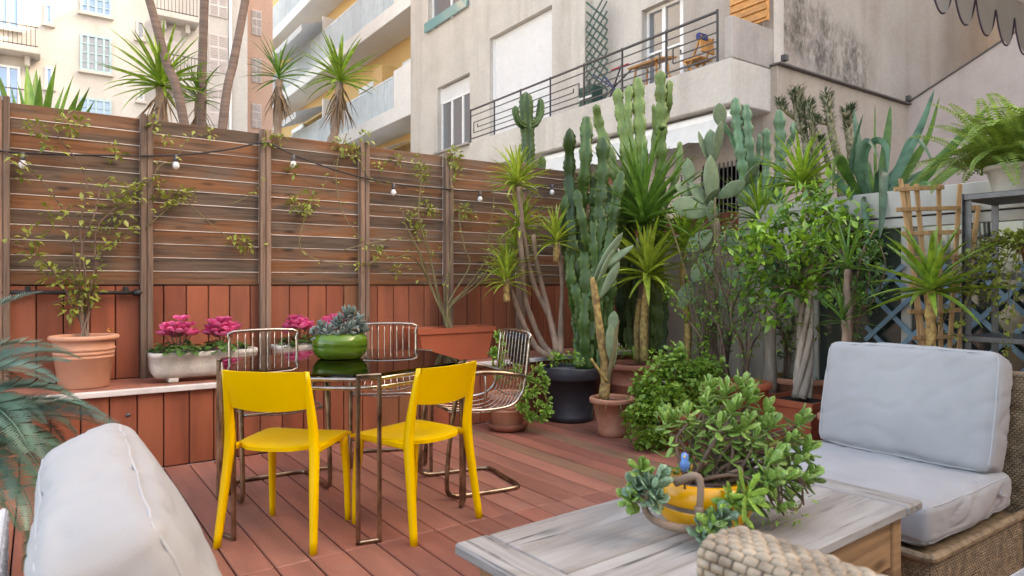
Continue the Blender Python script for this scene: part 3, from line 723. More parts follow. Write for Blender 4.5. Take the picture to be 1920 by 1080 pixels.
def yellow_chair(name, label, loc, rz):
    t = thing(name, label, 'chair', loc, rz, 'yellow chairs at the glass table')
    for s in (-1, 1):
        m_ = MB(); rbar(m_, cr([(s*.222, -.235, 0), (s*.207, -.200, .25), (s*.198, -.178, .43), (s*.193, -.190, .56), (s*.187, -.232, .765)], 5), [.0145, .018, .02, .018, .012], [.016, .019, .022, .018, .011]); m_.build('rear_leg', K['yellow'], t, local=True)
        m_ = MB(); rbar(m_, cr([(s*.196, .185, 0), (s*.193, .178, .22), (s*.182, .160, .425)], 4), [.0125, .0155, .019], [.0125, .0155, .022]); m_.build('front_leg', K['yellow'], t, local=True)
    def bk(s, q, off):
        x = (s-.5)*2; z = .605+(.765-.605)*q + (0 if q > .5 else -.016*(1-x*x)*(1-2*q)); y = -.193-.042*q/.9 + off - .028*(1-x*x)
        return (x*.186, y-.002, z)
    m_ = MB(); m_.grid(lambda s, q: bk(s, q, .007), 14, 6); m_.grid(lambda s, q: bk(1-s, q, -.007), 14, 6)
    m_.grid(lambda s, q: bk(s, 1, .007-.014*q), 14, 1); m_.grid(lambda s, q: bk(1-s, 0, .007-.014*q), 14, 1)
    m_.build('backrest', K['yellow'], t, local=True)
    def st(s, q, dz):
        x = (s-.5)*2; y = -.195+.405*q; w_ = .188+.016*math.sin(q*math.pi*.6)
        # rounded plan: the back edge is an arc, the front edge nearly straight
        if q < .35: w_ *= (1-.42*((.35-q)/.35)**2.2)
        z = .437 - .012*(1-x*x)*math.sin(q*math.pi) - .010*max(0, (q-.85)/.15)**2*1.2
        edge = max(abs(x), abs(q-.5)*2); z += -.004*(edge > .99)
        return (x*w_, y-.02*(1-x*x)*(1-q)**2, z+dz)
    m_ = MB(); m_.grid(lambda s, q: st(s, q, 0), 14, 14); m_.grid(lambda s, q: st(1-s, q, -.016), 14, 14)
    for fn in (lambda s, q: st(s, 0, -.016+.016*q), lambda s, q: st(1-s, 1, -.016+.016*q), lambda s, q: st(0, 1-s, -.016+.016*q), lambda s, q: st(1, s, -.016+.016*q)): m_.grid(fn, 14, 1)
    m_.build('seat', K['yellow'], t, local=True)
    for s in (-1, 1): MB().bar((s*.196, -.17, .415), (s*.184, .155, .415), .022, .03, UP, .006).build('side_rail', K['yellow'], t, False, local=True)
    MB().bar((-.18, .16, .412), (.18, .16, .412), .02, .026, UP, .005).build('front_rail', K['yellow'], t, False, local=True)
    return t
def face(fx, fy): return math.atan2(-fx, fy)     # turn local +Y to (fx, fy)
yellow_chair('yellow_chair', 'yellow plastic chair seen square from behind, beside the big white cushion', (.955, 3.135, 0), face(.70, .714))
yellow_chair('yellow_chair', 'yellow plastic chair angled towards the table, beside the coffee table end', (1.475, 2.945, 0), face(-.31, .95))

# wire cantilever chairs
def wire_chair(label, loc, rz, pad=False):
    t = thing('wire_chair', label, 'chair', loc, rz, 'chrome wire chairs at the glass table')
    half = [(0, -.20, .012), (-.17, -.20, .012), (-.225, -.15, .012), (-.228, .12, .012), (-.228, .20, .02), (-.228, .235, .06), (-.228, .225, .25), (-.228, .19, .50), (-.23, .16, .60), (-.235, .09, .655), (-.24, -.05, .655), (-.235, -.17, .635), (-.17, -.245, .615), (0, -.265, .61)]
    loop = half + [(-x, y, z) for x, y, z in half[-2:0:-1]]
    MB().tube(cr(loop+[loop[0]], 5)[:-1], .0125, 10, closed=True).build('frame', K['bronze'], t, local=True)
    pr = cr([(.0, .20, .455), (.0, .12, .425), (.0, -.03, .405), (.0, -.15, .425), (.0, -.215, .50), (.0, -.245, .62), (.0, -.275, .86)], 5)
    def w_at(q): return .192+.03*math.sin(min(1, q*1.6)*math.pi)
    def sag(x, q): return .05*(x*x)*math.sin(math.pi*min(1, q*1.35)) if q < .74 else 0
    N = len(pr)
    def pt(x, i):
        q = i/(N-1); p = pr[i]; return Vector((x*w_at(q), p.y, p.z+sag(x, q)))
    wires = MB()
    hoop = [pt(-1, i) for i in range(N-2)]; topz = pr[-1].z
    edge = hoop+[Vector((-.19, pr[-2].y, pr[-2].z)), Vector((-.168, pr[-1].y, topz)), Vector((.168, pr[-1].y, topz)), Vector((.19, pr[-2].y, pr[-2].z))]+[Vector((-p.x, p.y, p.z)) for p in hoop[::-1]]
    MB().tube(cr(edge+[edge[0]], 3)[:-1], .0085, 8, closed=True).build('shell_rim', K['chrome'], t, local=True)
    for k in range(8):
        x = -.76+1.52*k/7
        MB().tube([pt(x, i) for i in range(N)], .0032, 6).build('wire', K['chrome'], t, local=True)
    for i in (3, 9, 15, 20): MB().tube([pt(-1+2*j/10, i)-Vector((0, 0, .004)) for j in range(11)], .0035, 6).build('cross_wire', K['chrome'], t, local=True)
    for s in (-1, 1): MB().tube([(s*.232, .02, .652), (s*.2, .0, .50), (s*.17, .02, .43)], .006, 6).build('strut', K['chrome'], t, local=True)
    if pad: MB().box((0, -.292, .76), (.25, .022, .19), (R(-7), 0, 0), .01).build('back_pad', K['blackpad'], t, False, local=True)
    return t
wire_chair('chrome wire chair between the table and the white flower trough', (1.09, 3.86, 0), face(-.02, -1))
wire_chair('chrome wire chair tucked behind the green pot on the table', (1.86, 4.06, 0), face(-.40, -.9))
wire_chair('chrome wire chair with a black back pad by the succulent pot', (2.03, 3.30, 0), face(-.98, .16), True)

# ------------------------------------------------------------------ pots
def pot(t, c, rt, rb, h, mat, rim=.045, rimo=.018, soil='soil', fill=.04, foot=0, ridges=(), saucer=None, smat=None, name='pot'):
    c = Vector(c); pr = [(0, 0), (rb*.97, 0), (rb, .006)]
    if foot: pr += [(rb+foot*.5, .01), (rb+foot*.5, .05), (rb, .06)]
    z0 = h-rim
    for z in ridges:
        r_ = rb+(rt-rb)*z/h; pr += [(r_, z-.012), (r_+.006, z-.008), (r_+.006, z+.004), (r_, z+.008)]
    pr += [(rb+(rt-rb)*z0/h, z0), (rt+rimo*.8, z0+.004), (rt+rimo, z0+.012), (rt+rimo, h-.008), (rt+rimo*.6, h), (rt-.012, h), (rt-.02, h-.012), (rt-.025, h-fill-.02)]
    o = MB().lathe(pr, c, 36).build(name, mat, t)
    MB().lathe([(0, h-fill+.012), (rt*.5, h-fill+.008), (rt-.012-.0, h-fill)], c, 24).build('soil', K[soil], t)
    if saucer: MB().lathe([(0, .004), (saucer-.03, .004), (saucer, .05), (saucer+.01, .05), (saucer-.015, -.0), (0, 0)], c, 32).build('saucer', smat or mat, t)
    return o

# ------------------------------------------------------------------ leaves and stems shared by many plants
def blade_mesh(name, mat, W, droop, fold=.3, seg=7, L=1.0, taper=1.6, base=.55, kink=None):
    mb = MB(); vs = []; fs = []; x = z = 0; ang = 0; tt = []
    for i in range(seg+1):
        q = i/seg; wd = W*(base+(1-base)*min(1, q*3.2))*(1-max(0, q-.35)/.65)**(1/taper) if q < 1 else 0
        wd = max(wd, .0015)
        h = wd*fold
        vs += [(x, -wd/2, z+h), (x, 0, z), (x, wd/2, z+h)]; tt += [q]*3
        a = droop*q
        if kink and q >= kink[0]: a = kink[1]
        x += math.cos(a)*L/seg; z -= math.sin(a)*L/seg
    for i in range(seg):
        b = i*3; fs += [(b, b+1, b+4, b+3), (b+1, b+2, b+5, b+4)]
    mb.add(vs, fs); return withmat(mb.mesh(name), mat)
BL = {}
def blades(kind, mat, W, droops, **kw):
    if kind not in BL: BL[kind] = [blade_mesh('leaf', K[mat], W*rnd.uniform(.85, 1.15), d, **kw) for d in droops]
    return BL[kind]
def orient(az, el, roll=0): return Matrix.Rotation(az, 3, 'Z') @ Matrix.Rotation(-el, 3, 'Y') @ Matrix.Rotation(roll, 3, 'X')
def rosette(t, c, n, L, meshes, e0=82, e1=-5, rise=.08, jit=10, axis=None, pw=1.0, lmin=.72, name='leaf'):
    c = Vector(c); A = Matrix.Identity(3)
    if axis is not None: A = Vector((0, 0, 1)).rotation_difference(Vector(axis).normalized()).to_matrix()
    for i in range(n):
        q = (i+.5)/n; el = e0+(e1-e0)*(q**pw)+rnd.uniform(-jit, jit); az = i*2.39996+rnd.uniform(-.25, .25)
        rm = A @ orient(az, R(el), rnd.uniform(-.2, .2)); s = L*(lmin+(1-lmin)*math.sin(math.pi*min(1, .25+q*.7)))*rnd.uniform(.88, 1.1)
        place(name, meshes[i % len(meshes)], t, c+A @ Vector((0, 0, rise*(1-q))), rm, (s, L*rnd.uniform(.85, 1.1), L))
blades('yucca', 'yucca', .075, (.25, .5, .15, .8)); blades('lime', 'yucca_lime', .10, (.2, .5, .9, .3)); blades('deep', 'yucca_deep', .062, (.15, .4, .6, .25))
blades('furc', 'furcraea', .085, (.1, .3, .5), base=.7, taper=2.2); blades('furck', 'furcraea', .085, (.2,), base=.7, taper=3, kink=(.5, 1.5), seg=9)
blades('agave', 'yucca_deep', .11, (.1, .3), base=.8, taper=2)
blades('dead', 'deadleaf', .045, (.2, .6), fold=.6)
def trunk(t, pts, rr, mat='bark', n=10, name='trunk', sub=5, rough=.12):
    p = cr(pts, sub); L = len(p); m_ = MB(); rr_ = [lerpl(list(rr), i/(L-1))*(1+rnd.uniform(-rough, rough)) for i in range(L)] if len(rr) > 1 else [rr[0]*(1+rnd.uniform(-rough, rough)) for _ in range(L)]
    m_.tube(p, rr_, n); return m_.build(name, K[mat], t)
def column(t, pts, r, ribs=5, mat='cactus', waist=.16, wl_=.22, name='stem', depth=.5, sub=8):
    """ribbed cactus arm with swollen joints and a domed tip"""
    p = cr(pts, sub); L = [0]
    for a, b in zip(p, p[1:]): L.append(L[-1]+(b-a).length)
    tot = L[-1]; q = [p[0]]; n = max(8, int(tot/.026)); out = []; j = 0
    for i in range(n+1):
        s = tot*i/n
        while j < len(L)-2 and L[j+1] < s: j += 1
        out.append(p[j].lerp(p[j+1], (s-L[j])/max(1e-6, L[j+1]-L[j])))
    ph = rnd.random()*6; rr = []
    for i in range(n+1):
        s = tot*i/n; e = 1-waist*(.5+.5*math.cos(s/wl_*2*math.pi+ph+.6*math.sin(s*5))); tip = min(1, (tot-s)/(r*1.3)); rr.append(max(.004, r*e*math.sqrt(max(0, 1-(1-tip)**2))))
    mul = []; ti = []
    for k in range(ribs): mul += [1, .74, 1-depth, .74]; ti += [1, .12, 0, .12]
    m_ = MB(); m_.tube(out, rr, ribs*4, mul=mul, tint=ti)
    for i in range(n+1):              # pale areoles along each rib, a waxy bloom of uneven strength
        for k in range(ribs*4):
            if k % 4 == 0: m_.t[i*ribs*4+k] = (1. if i % 2 else .35)*rnd.uniform(.6, 1); m_.v[i*ribs*4+k] += (m_.v[i*ribs*4+k]-out[i])*(.10 if i % 2 else -.06)
    return m_.build(name, K[mat], t)
def scatter(mb, c, r, n, L, W, up=.5, flat=1.0, rr=None):
    c = Vector(c)
    for _ in range(n):
        d = Vector((rnd.gauss(0, 1), rnd.gauss(0, 1), rnd.gauss(0, 1)*flat)); d.normalize()
        p = c+d*r*rnd.random()**.5; dd = (d+Vector((rnd.uniform(-.6, .6), rnd.uniform(-.6, .6), up+rnd.uniform(-.6, .5))))
        s = rnd.uniform(.65, 1.2); mb.leaf(p, dd, Vector((rnd.uniform(-.5, .5), rnd.uniform(-.5, .5), 1)), L*s, W*s, .2, rnd.uniform(-.1, .35))
def foliage(t, clumps, L, W, mat, per=30, name='foliage', up=.4):
    """clumps: (centre, radius); leaves gather in small sprays inside each clump"""
    mb = MB()
    for c, r in clumps:
        c = Vector(c)
        for _ in range(max(2, int(per*(r/.1)**2/6))):
            d = Vector((rnd.gauss(0, 1), rnd.gauss(0, 1), rnd.gauss(0, .9))); d.normalize(); q = c+d*r*rnd.uniform(.25, 1.0)
            scatter(mb, q, L*.9, 6, L, W, up)
    o = mb.build(name, K[mat], t); o['kind'] = 'stuff'; return o
def vine(t, pts, r, mat='twig', leaf=None, L=.035, W=.02, dens=10, lm=None, frm=.2):
    p = cr(pts, 6); n = len(p); MB().tube(p, [r, r*.75, r*.4], 6).build('branch', K[mat], t)
    if lm is not None:
        for i in range(n):
            if i/n < frm: continue
            for _ in range(dens):
                if rnd.random() < .45:
                    q = p[i]+Vector((rnd.uniform(-.03, .03), rnd.uniform(-.04, .0), rnd.uniform(-.03, .03)))
                    lm.leaf(q, Vector((rnd.uniform(-1, 1), rnd.uniform(-1, .2), rnd.uniform(-.5, .8))), Vector((0, -.6, 1)), L*rnd.uniform(.6, 1.3), W*rnd.uniform(.7, 1.2), .2, .2)

# ================================================================== PLANTS ON THE LEDGE
# pale terracotta pot with a leggy shrub trained over the fence
c = Vector((.235, 4.965, LZ)); t = thing('potted_shrub', 'leggy leafy shrub in a pale terracotta pot on the ledge', 'plant', c)
pot(t, c, .172, .135, .32, K['terra_pale'], .03, .018, ridges=(.19, .215, .24))
lm = MB(); top = c+Vector((0, 0, .3))
for pts in (((150, 590), (140, 500), (135, 430), (110, 380), (60, 320), (10, 285)), ((160, 600), (170, 540), (185, 490), (230, 440), (258, 425)), ((155, 600), (150, 480), (178, 400), (190, 350), (215, 330)),
            ((150, 600), (120, 540), (75, 480), (20, 455)), ((165, 600), (180, 520), (178, 470), (186, 420), (240, 370), (262, 340)), ((158, 590), (160, 520), (150, 430), (160, 330), (95, 240)), ((160, 600), (135, 560), (95, 570)), ((162, 600), (175, 570), (190, 545))):
    vine(t, [top+Vector((rnd.uniform(-.03, .03), rnd.uniform(-.03, .03), -.02))]+[PV(x, y, 5.12+rnd.uniform(-.05, .03)) for x, y in pts], .008, 'twigbrown', lm=lm, L=.05, W=.028, dens=2, frm=.45)
for x, y, r_, n_ in ((105, 520, .09, 60), (160, 535, .08, 60), (130, 575, .08, 45), (245, 360, .07, 45), (225, 390, .10, 55), (70, 240, .05, 24), (125, 232, .07, 34), (60, 445, .07, 26), (90, 400, .06, 16), (200, 440, .09, 26), (165, 550, .06, 30), (60, 480, .05, 16), (215, 285, .05, 22), (95, 270, .04, 12), (150, 230, .04, 14), (40, 325, .04, 10)):
    scatter(lm, PV(x, y, 5.11), r_, n_, .05, .028, .2)
lm.build('foliage', K['leaf_yellow'], t)['kind'] = 'stuff'
fl_ = MB(); scatter(fl_, c+Vector((.14, -.12, .34)), .015, 8, .03, .02); fl_.build('dry_leaf', K['orangewood'], t)['kind'] = 'stuff'

# vine over the next panels
t = thing('fence_vine', 'thin yellow green climber wandering over the middle fence panels', 'climber', PV(690, 380, 5.16)); lm = MB()
for pts in (((275, 425), (330, 380), (345, 375), (420, 440), (455, 460), (492, 465)), ((280, 350), (300, 310), (330, 300), (350, 262), (395, 250)), ((430, 385), (470, 365), (492, 338)), ((275, 430), (290, 400), (330, 385)),
            ((650, 250), (630, 320), (640, 390), (670, 440), (700, 465), (745, 490), (780, 520)), ((568, 395), (600, 360), (630, 300)), ((570, 410), (562, 460), (590, 485), (640, 495), (690, 495), (740, 480)), ((660, 265), (690, 330), (730, 350), (750, 370)), ((920, 330), (925, 380), (915, 460), (930, 480))):
    vine(t, [PV(x, y, 5.17) for x, y in pts], .0045, 'twig', lm=lm, L=.04, W=.022, dens=1, frm=.1)
for x, y, r_, n_ in ((310, 375, .07, 40), (345, 365, .06, 30), (290, 340, .05, 20), (440, 455, .05, 18), (462, 458, .05, 20), (290, 235, .05, 20), (315, 262, .04, 14), (395, 248, .03, 10), (500, 260, .06, 26), (525, 262, .04, 16), (555, 385, .07, 36), (580, 378, .07, 36), (570, 395, .05, 20), (645, 275, .08, 46), (665, 285, .06, 30), (685, 260, .05, 26), (548, 320, .04, 18), (715, 310, .05, 20), (745, 300, .05, 18), (790, 320, .07, 40), (800, 390, .07, 34), (775, 410, .05, 20), (785, 435, .06, 26), (710, 480, .05, 14), (745, 505, .05, 14), (850, 290, .07, 36), (855, 320, .06, 30), (870, 392, .06, 24), (885, 402, .04, 12), (985, 420, .05, 14), (680, 500, .04, 12)):
    scatter(lm, PV(x, y, 5.17), r_, n_, .045, .026, .1)
lm.build('foliage', K['leaf_yellow'], t)['kind'] = 'stuff'

# white troughs with pink cyclamen
def cyclamen_trough(label, c, L, heads, W=.20, H=.195):
    t = thing('flower_trough', label, 'planter', c, 0, 'white cyclamen troughs on the ledge'); m_ = MB()
    N = 48
    def sec(k, z, g):
        a = 2*math.pi*k/N; ca, sa = math.cos(a), math.sin(a); e = .38
        q = 1+(.018 if (k % 2) and .04 < z < H-.03 else 0)
        return Vector((math.copysign(abs(ca)**e, ca)*(L/2-g)*q, math.copysign(abs(sa)**e, sa)*(W/2-g)*q, z))
    zs = [(.025, .05), (.03, .03), (.06, .012), (.10, .004), (H-.035, 0), (H-.03, -.008), (H, -.01), (H, .012), (H-.035, .016)]
    b = len(m_.v)
    for z, g in zs:
        for k in range(N): m_.v.append(c+sec(k, z, g)); m_.t.append(0)
    for i in range(len(zs)-1):
        for k in range(N): m_.f.append((b+i*N+k, b+i*N+(k+1) % N, b+(i+1)*N+(k+1) % N, b+(i+1)*N+k))
    m_.f.append(tuple(b+k for k in range(N))[::-1]); m_.build('trough', K['stone'], t, True)
    for s in (-1, 1): MB().box(c+Vector((s*L*.30, 0, .016)), (.06, W*.7, .034), None, .006).build('foot', K['stone'], t, False)
    MB().box(c+Vector((0, 0, H-.05)), (L-.05, W-.05, .03)).build('soil', K['soil'], t, False)
    lv = MB()
    for hx, n_ in heads:
        hc = c+Vector((hx, 0, H))
        for _ in range(95):
            a = rnd.uniform(0, 6.28); r_ = .135*rnd.random()**.5; p = hc+Vector((math.cos(a)*r_*1.1, math.sin(a)*r_*.95, rnd.uniform(.0, .05)+.03*(1-r_/.1)))
            d = Vector((math.cos(a), math.sin(a), rnd.uniform(-.5, .25))); lv.leaf(p, d, UP, rnd.uniform(.05, .07), rnd.uniform(.045, .06), .12, .15)
        for k in range(n_):
            a = k*2.4; r_ = .012+.068*math.sqrt(k/n_); zt = .215-.075*(r_/.07)**2+rnd.uniform(-.03, .012)
            p0 = hc+Vector((math.cos(a)*r_*.5, math.sin(a)*r_*.5, .02)); p1 = hc+Vector((math.cos(a)*r_*1.15, math.sin(a)*r_, zt-.02))
            f_ = MB()
            for j in range(6):
                b_ = j*1.047+a; d = Vector((math.cos(b_)*.8, math.sin(b_)*.8, .62)); w0 = p1+Vector((math.cos(b_), math.sin(b_), 0))*.008
                side = Vector((-math.sin(b_), math.cos(b_), 0)); rows = []
                for q, ww in ((0, .018), (.35, .044), (.7, .050), (1., .026)):
                    cc = w0+d*.05*q+Vector((math.cos(b_), math.sin(b_), 0))*(.016*math.sin(q*3.1)); rows.append((cc-side*ww*.5, cc+UP*.003, cc+side*ww*.5))
                vs = [v for r in rows for v in r]; f_.add(vs, [(i*3+e, i*3+e+1, i*3+e+4, i*3+e+3) for i in range(3) for e in (0, 1)])
            o = f_.build('flower', K['pink'], t); MB().tube(cr([p0, (p0+p1)/2+Vector((0, 0, .01)), p1], 3), .0022, 5).build('flower_stalk', K['twigbrown'], t)
    lv.build('foliage', K['leaf_dark'], t)['kind'] = 'stuff'
c1 = Vector((.913, 4.90, LZ)); cyclamen_trough('white fluted trough with two pink cyclamens beside the terracotta shrub pot', c1, .65, ((-.155, 20), (.113, 20)))
c2 = Vector((1.68, 5.0, LZ)); cyclamen_trough('white fluted trough with pink cyclamens half hidden behind the green pot', c2, .56, ((-.10, 18), (.17, 18)))

# terracotta plastic trough with a bare rose bush
c = Vector((2.86, 5.0, LZ)); t = thing('rose_trough', 'sparse rose bush in a long terracotta plastic trough on the ledge', 'plant', c)
m_ = MB(); L2, W2, H2 = .72, .26, .275
def fr(z, k, w_): return [c+Vector((sx*(L2/2*k+w_), sy*(W2/2*k+w_), z)) for sx, sy in ((-1, -1), (1, -1), (1, 1), (-1, 1))]
rows = [fr(0, .84, 0), fr(H2-.05, .97, 0), fr(H2-.045, 1, .012), fr(H2, 1, .014), fr(H2, 1, -.012), fr(H2-.05, 1, -.02)]
m_.add([v for r in rows for v in r], [(0, 3, 2, 1)]+[(i*4+k, i*4+(k+1) % 4, i*4+4+(k+1) % 4, i*4+4+k) for i in range(5) for k in range(4)]); m_.build('trough', K['plastic_terra'], t, False)
MB().box(c+Vector((0, 0, H2-.05)), (L2-.03, W2-.03, .03)).build('soil', K['soil'], t, False)
lm = MB(); b0_ = c+Vector((.0, 0, H2-.04))
for pts in (((800, 520), (770, 450), (700, 455), (640, 470)), ((810, 540), (790, 480), (760, 420), (755, 395)), ((822, 560), (805, 480), (785, 410), (790, 330), (785, 285)), ((828, 570), (815, 520), (800, 450), (785, 400), (795, 350)),
            ((838, 570), (845, 480), (850, 400), (845, 330)), ((842, 575), (870, 545), (900, 505), (915, 480)), ((845, 575), (880, 540), (920, 500), (945, 478)), ((838, 580), (832, 540), (845, 500)), ((840, 570), (880, 500), (870, 460), (862, 400), (890, 400)), ((800, 520), (770, 480), (735, 485), (690, 470)), ((842, 578), (900, 530), (925, 485), (960, 470))):
    vine(t, [b0_+Vector((rnd.uniform(-.02, .02), 0, -.01))]+[PV(x, y, 5.08+rnd.uniform(-.04, .05)) for x, y in pts], .008, 'twig', lm=lm, L=.04, W=.022, dens=1, frm=.55)
for x, y, r_, n_ in ((785, 430, .06, 24), (810, 395, .06, 20), (795, 330, .06, 22), (780, 300, .04, 12), (850, 300, .06, 30), (860, 285, .05, 20), (870, 395, .05, 16), (815, 470, .04, 10), (705, 475, .05, 12), (745, 505, .04, 10)):
    scatter(lm, PV(x, y, 5.08), r_, n_, .04, .024, .1)
lm.build('foliage', K['leaf_yellow'], t)['kind'] = 'stuff'

# green glazed pot with a blue grey succulent on the table
c = Vector((1.325, 3.50, TH+.001)); t = thing('succulent_pot', 'blue grey succulent in a glossy ribbed green pot on the glass table', 'plant', c)
MB().lathe([(0, 0), (.10, 0), (.115, .006), (.138, .035), (.146, .055), (.143, .062), (.147, .068), (.144, .10), (.13, .125), (.118, .132), (.108, .128), (.10, .11), (0, .105)], c, 40).build('pot', K['green_glaze'], t)
def fat_leaf(name, mat, W, L=1.0, th=.22, tipw=.75):
    mb = MB(); rows = 6; k = 8; b = 0
    for i in range(rows+1):
        q = i/rows; w_ = W*(.25+.75*math.sin(math.pi*min(1, q*.62+.06))**1.2)*(1 if q < .75 else max(.02, math.sqrt(max(0, 1-((q-.75)/.25)**2)))); z = .10*q*q
        for j in range(k):
            a = 2*math.pi*j/k; mb.v.append(Vector((q*L, math.cos(a)*w_/2, z+math.sin(a)*w_*th*.5))); mb.t.append(q**3)
    for i in range(rows):
        for j in range(k): mb.f.append((i*k+j, i*k+(j+1) % k, (i+1)*k+(j+1) % k, (i+1)*k+j))
    mb.f.append(tuple(range(k))[::-1]); mb.f.append(tuple(rows*k+j for j in range(k)))
    return withmat(mb.mesh(name), mat)
FL_blue = [fat_leaf('leaf', K['blueleaf'], w_) for w_ in (.42, .5)]; FL_jade = [fat_leaf('leaf', K['jade'], w_, th=.16) for w_ in (.46, .56, .5)]; FL_old = [fat_leaf('leaf', K['leaf_yellow'], .5, th=.16)]; FL_aeon = [fat_leaf('leaf', K['leaf_bright'], w_, th=.12) for w_ in (.36, .42)]; FL_jblue = [fat_leaf('leaf', K['jadeblue'], w_, th=.16) for w_ in (.5, .6)]
for dx, dy, dz, n_, L in ((.03, .0, .20, 18, .062), (.085, .0, .165, 16, .058), (-.02, .03, .15, 14, .055), (-.08, -.02, .135, 15, .055), (.06, -.06, .14, 16, .055), (.10, .03, .12, 12, .055), (-.04, -.07, .12, 13, .05), (.0, -.03, .17, 14, .055), (.05, .05, .21, 12, .05), (-.11, -.05, .115, 11, .045), (.02, -.09, .11, 10, .05)):
    p = c+Vector((dx*RT.x-dy*RT.y, dx*RT.y+dy*RT.x, dz)); MB().tube(cr([c+Vector((dx*.4, dy*.4, .10)), p], 3) if False else [c+Vector((0, 0, .09)), (c+p)/2+Vector((0, 0, .06)), p], .007, 6).build('stem', K['bark'], t)
    rosette(t, p, n_, L, FL_blue, 80, -20, .03, 12, (dx*3, dy*3, .5))

# ------------------------------------------------------------------ string lights and irrigation pipe
t = thing('string_lights', 'black string light cable with small white bulbs along the fence', 'string lights', PV(497, 268, 5.17))
cpts = [PV(x, y, 5.165) for x, y in ((-40, 278), (45, 287), (180, 291), (330, 291), (430, 280), (497, 268), (550, 290), (640, 322), (740, 345), (832, 354), (900, 359), (970, 358), (1035, 347), (1075, 340))]
MB().tube(cr(cpts, 5), .006, 6).build('cable', K['black'], t)
for x, y in ((43, 287), (330, 291), (550, 291), (738, 345), (900, 359), (1035, 347)):
    p = PV(x, y, 5.16); sk = MB().lathe([(0, .004), (.012, .004), (.014, -.03), (.013, -.045), (0, -.046)], p, 12).build('socket', K['steel'], t)
    MB().lathe([(.011, -.044), (.02, -.058), (.023, -.072), (.018, -.088), (.008, -.096), (0, -.098)], p, 14).build('bulb', K['bulbglass'], t)
t = thing('irrigation_pipe', 'black horizontal water pipe clipped below the slats on the fence', 'pipe', PV(150, 548, 5.2))
a, b = PV(-60, 548, 5.2), PV(266, 549, 5.2)
MB().tube([a, b], .013, 10).build('pipe', K['black'], t); o = MB().lathe([(0, 0), (.022, 0), (.022, .05), (0, .05)], (0, 0, 0), 12).build('end_cap', K['black'], t, local=True)
o.location = b-wl(t)-Vector((.05, 0, 0)); o.rotation_euler = (0, R(90), 0)
for x in (52, 236): MB().box(PV(x, 545, 5.215), (.03, .05, .055), None, .005).build('clip', K['black'], t, False)

# ================================================================== PLANTS ON THE DECK
# black pot: branching yucca, big ribbed cactus, low jade
D = 5.57; c = PZ(1067, 797, 0)+Vector((0, .16, 0)); c.z = 0; c = PD(1068, 0, D+.12); c.z = 0
t = thing('black_pot_group', 'branching yucca and tall ribbed cactus sharing a big anthracite pot', 'plant', c)
pot(t, c, .235, .185, .445, K['anthracite'], .10, .014, 'gravel', .03, .02)
b_ = PD(1045, 655, D+.15)
for pts, tip, n_, L in (((1045, 668), (1032, 600), (1000, 530), (982, 440), (972, 350)), 0, 0, 0), (((1040, 668), (1015, 640), (985, 560), (978, 480), (975, 425)), 0, 0, 0), (((1040, 672), (1005, 650), (975, 590), (955, 535), (948, 525)), 0, 0, 0), (((1050, 665), (1052, 600), (1054, 520), (1045, 455)), 0, 0, 0), (((1046, 665), (1030, 590), (1008, 500), (1000, 440)), 0, 0, 0):
    trunk(t, [PD(x, y, D+.15+.10*math.sin(i*1.3)) for i, (x, y) in enumerate(pts)], (.034, .022, .02, .022), 'bark')
for x, y, n_, L in ((970, 345, 60, .34), (976, 428, 44, .33), (948, 500, 34, .29), (950, 530, 34, .32), (1043, 455, 40, .32), (965, 465, 20, .26)):
    p = PD(x, y, D+.12+rnd.uniform(-.05, .1)); m_ = trunk(t, [p-Vector((0, 0, .16)), p-Vector((.0, 0, .06)), p], (.026, .028, .024), 'barkorange'); rosette(t, p-Vector((0, 0, .015)), n_, L, BL['lime'], 86, -12, .05, 9)
for pts, r_ in ((((1088, 690), (1080, 600), (1070, 520), (1066, 430)), .062), (((1125, 690), (1138, 600), (1148, 520), (1150, 420)), .066), (((1104, 690), (1106, 560), (1112, 440), (1114, 330)), .06), (((1120, 560), (1138, 470), (1150, 400), (1158, 345)), .055), (((1092, 690), (1085, 560), (1072, 440), (1068, 330), (1068, 240)), 0.072), (((1105, 690), (1098, 520), (1090, 400), (1098, 300), (1100, 218)), 0.077), (((1115, 690), (1118, 560), (1122, 420), (1130, 320), (1130, 255)), 0.082), (((1120, 690), (1130, 560), (1143, 450), (1158, 360), (1166, 320)), 0.077), (((1098, 660), (1083, 560), (1062, 470), (1060, 365)), 0.058), (((1108, 640), (1110, 520), (1095, 430), (1080, 355)), 0.058), (((1112, 560), (1118, 480), (1128, 430), (1142, 350)), 0.058), (((1100, 690), (1095, 600), (1104, 520)), 0.067), (((1118, 660), (1124, 540), (1112, 450), (1118, 370)), 0.053)):
    column(t, [PD(x, y, D+.17+rnd.uniform(-.09, .12)) for x, y in pts], r_, 4, 'cactus', .30, .19)
foliage(t, [(PD(x, 672+rnd.uniform(-8, 8), D-.06), .07) for x in (1032, 1045, 1058, 1075, 1085)], .035, .022, 'leaf', 60)
foliage(t, [(PD(x, 680, D-.09), .05) for x in (1030, 1050, 1070, 1082)], .03, .02, 'leaf_dark', 50)

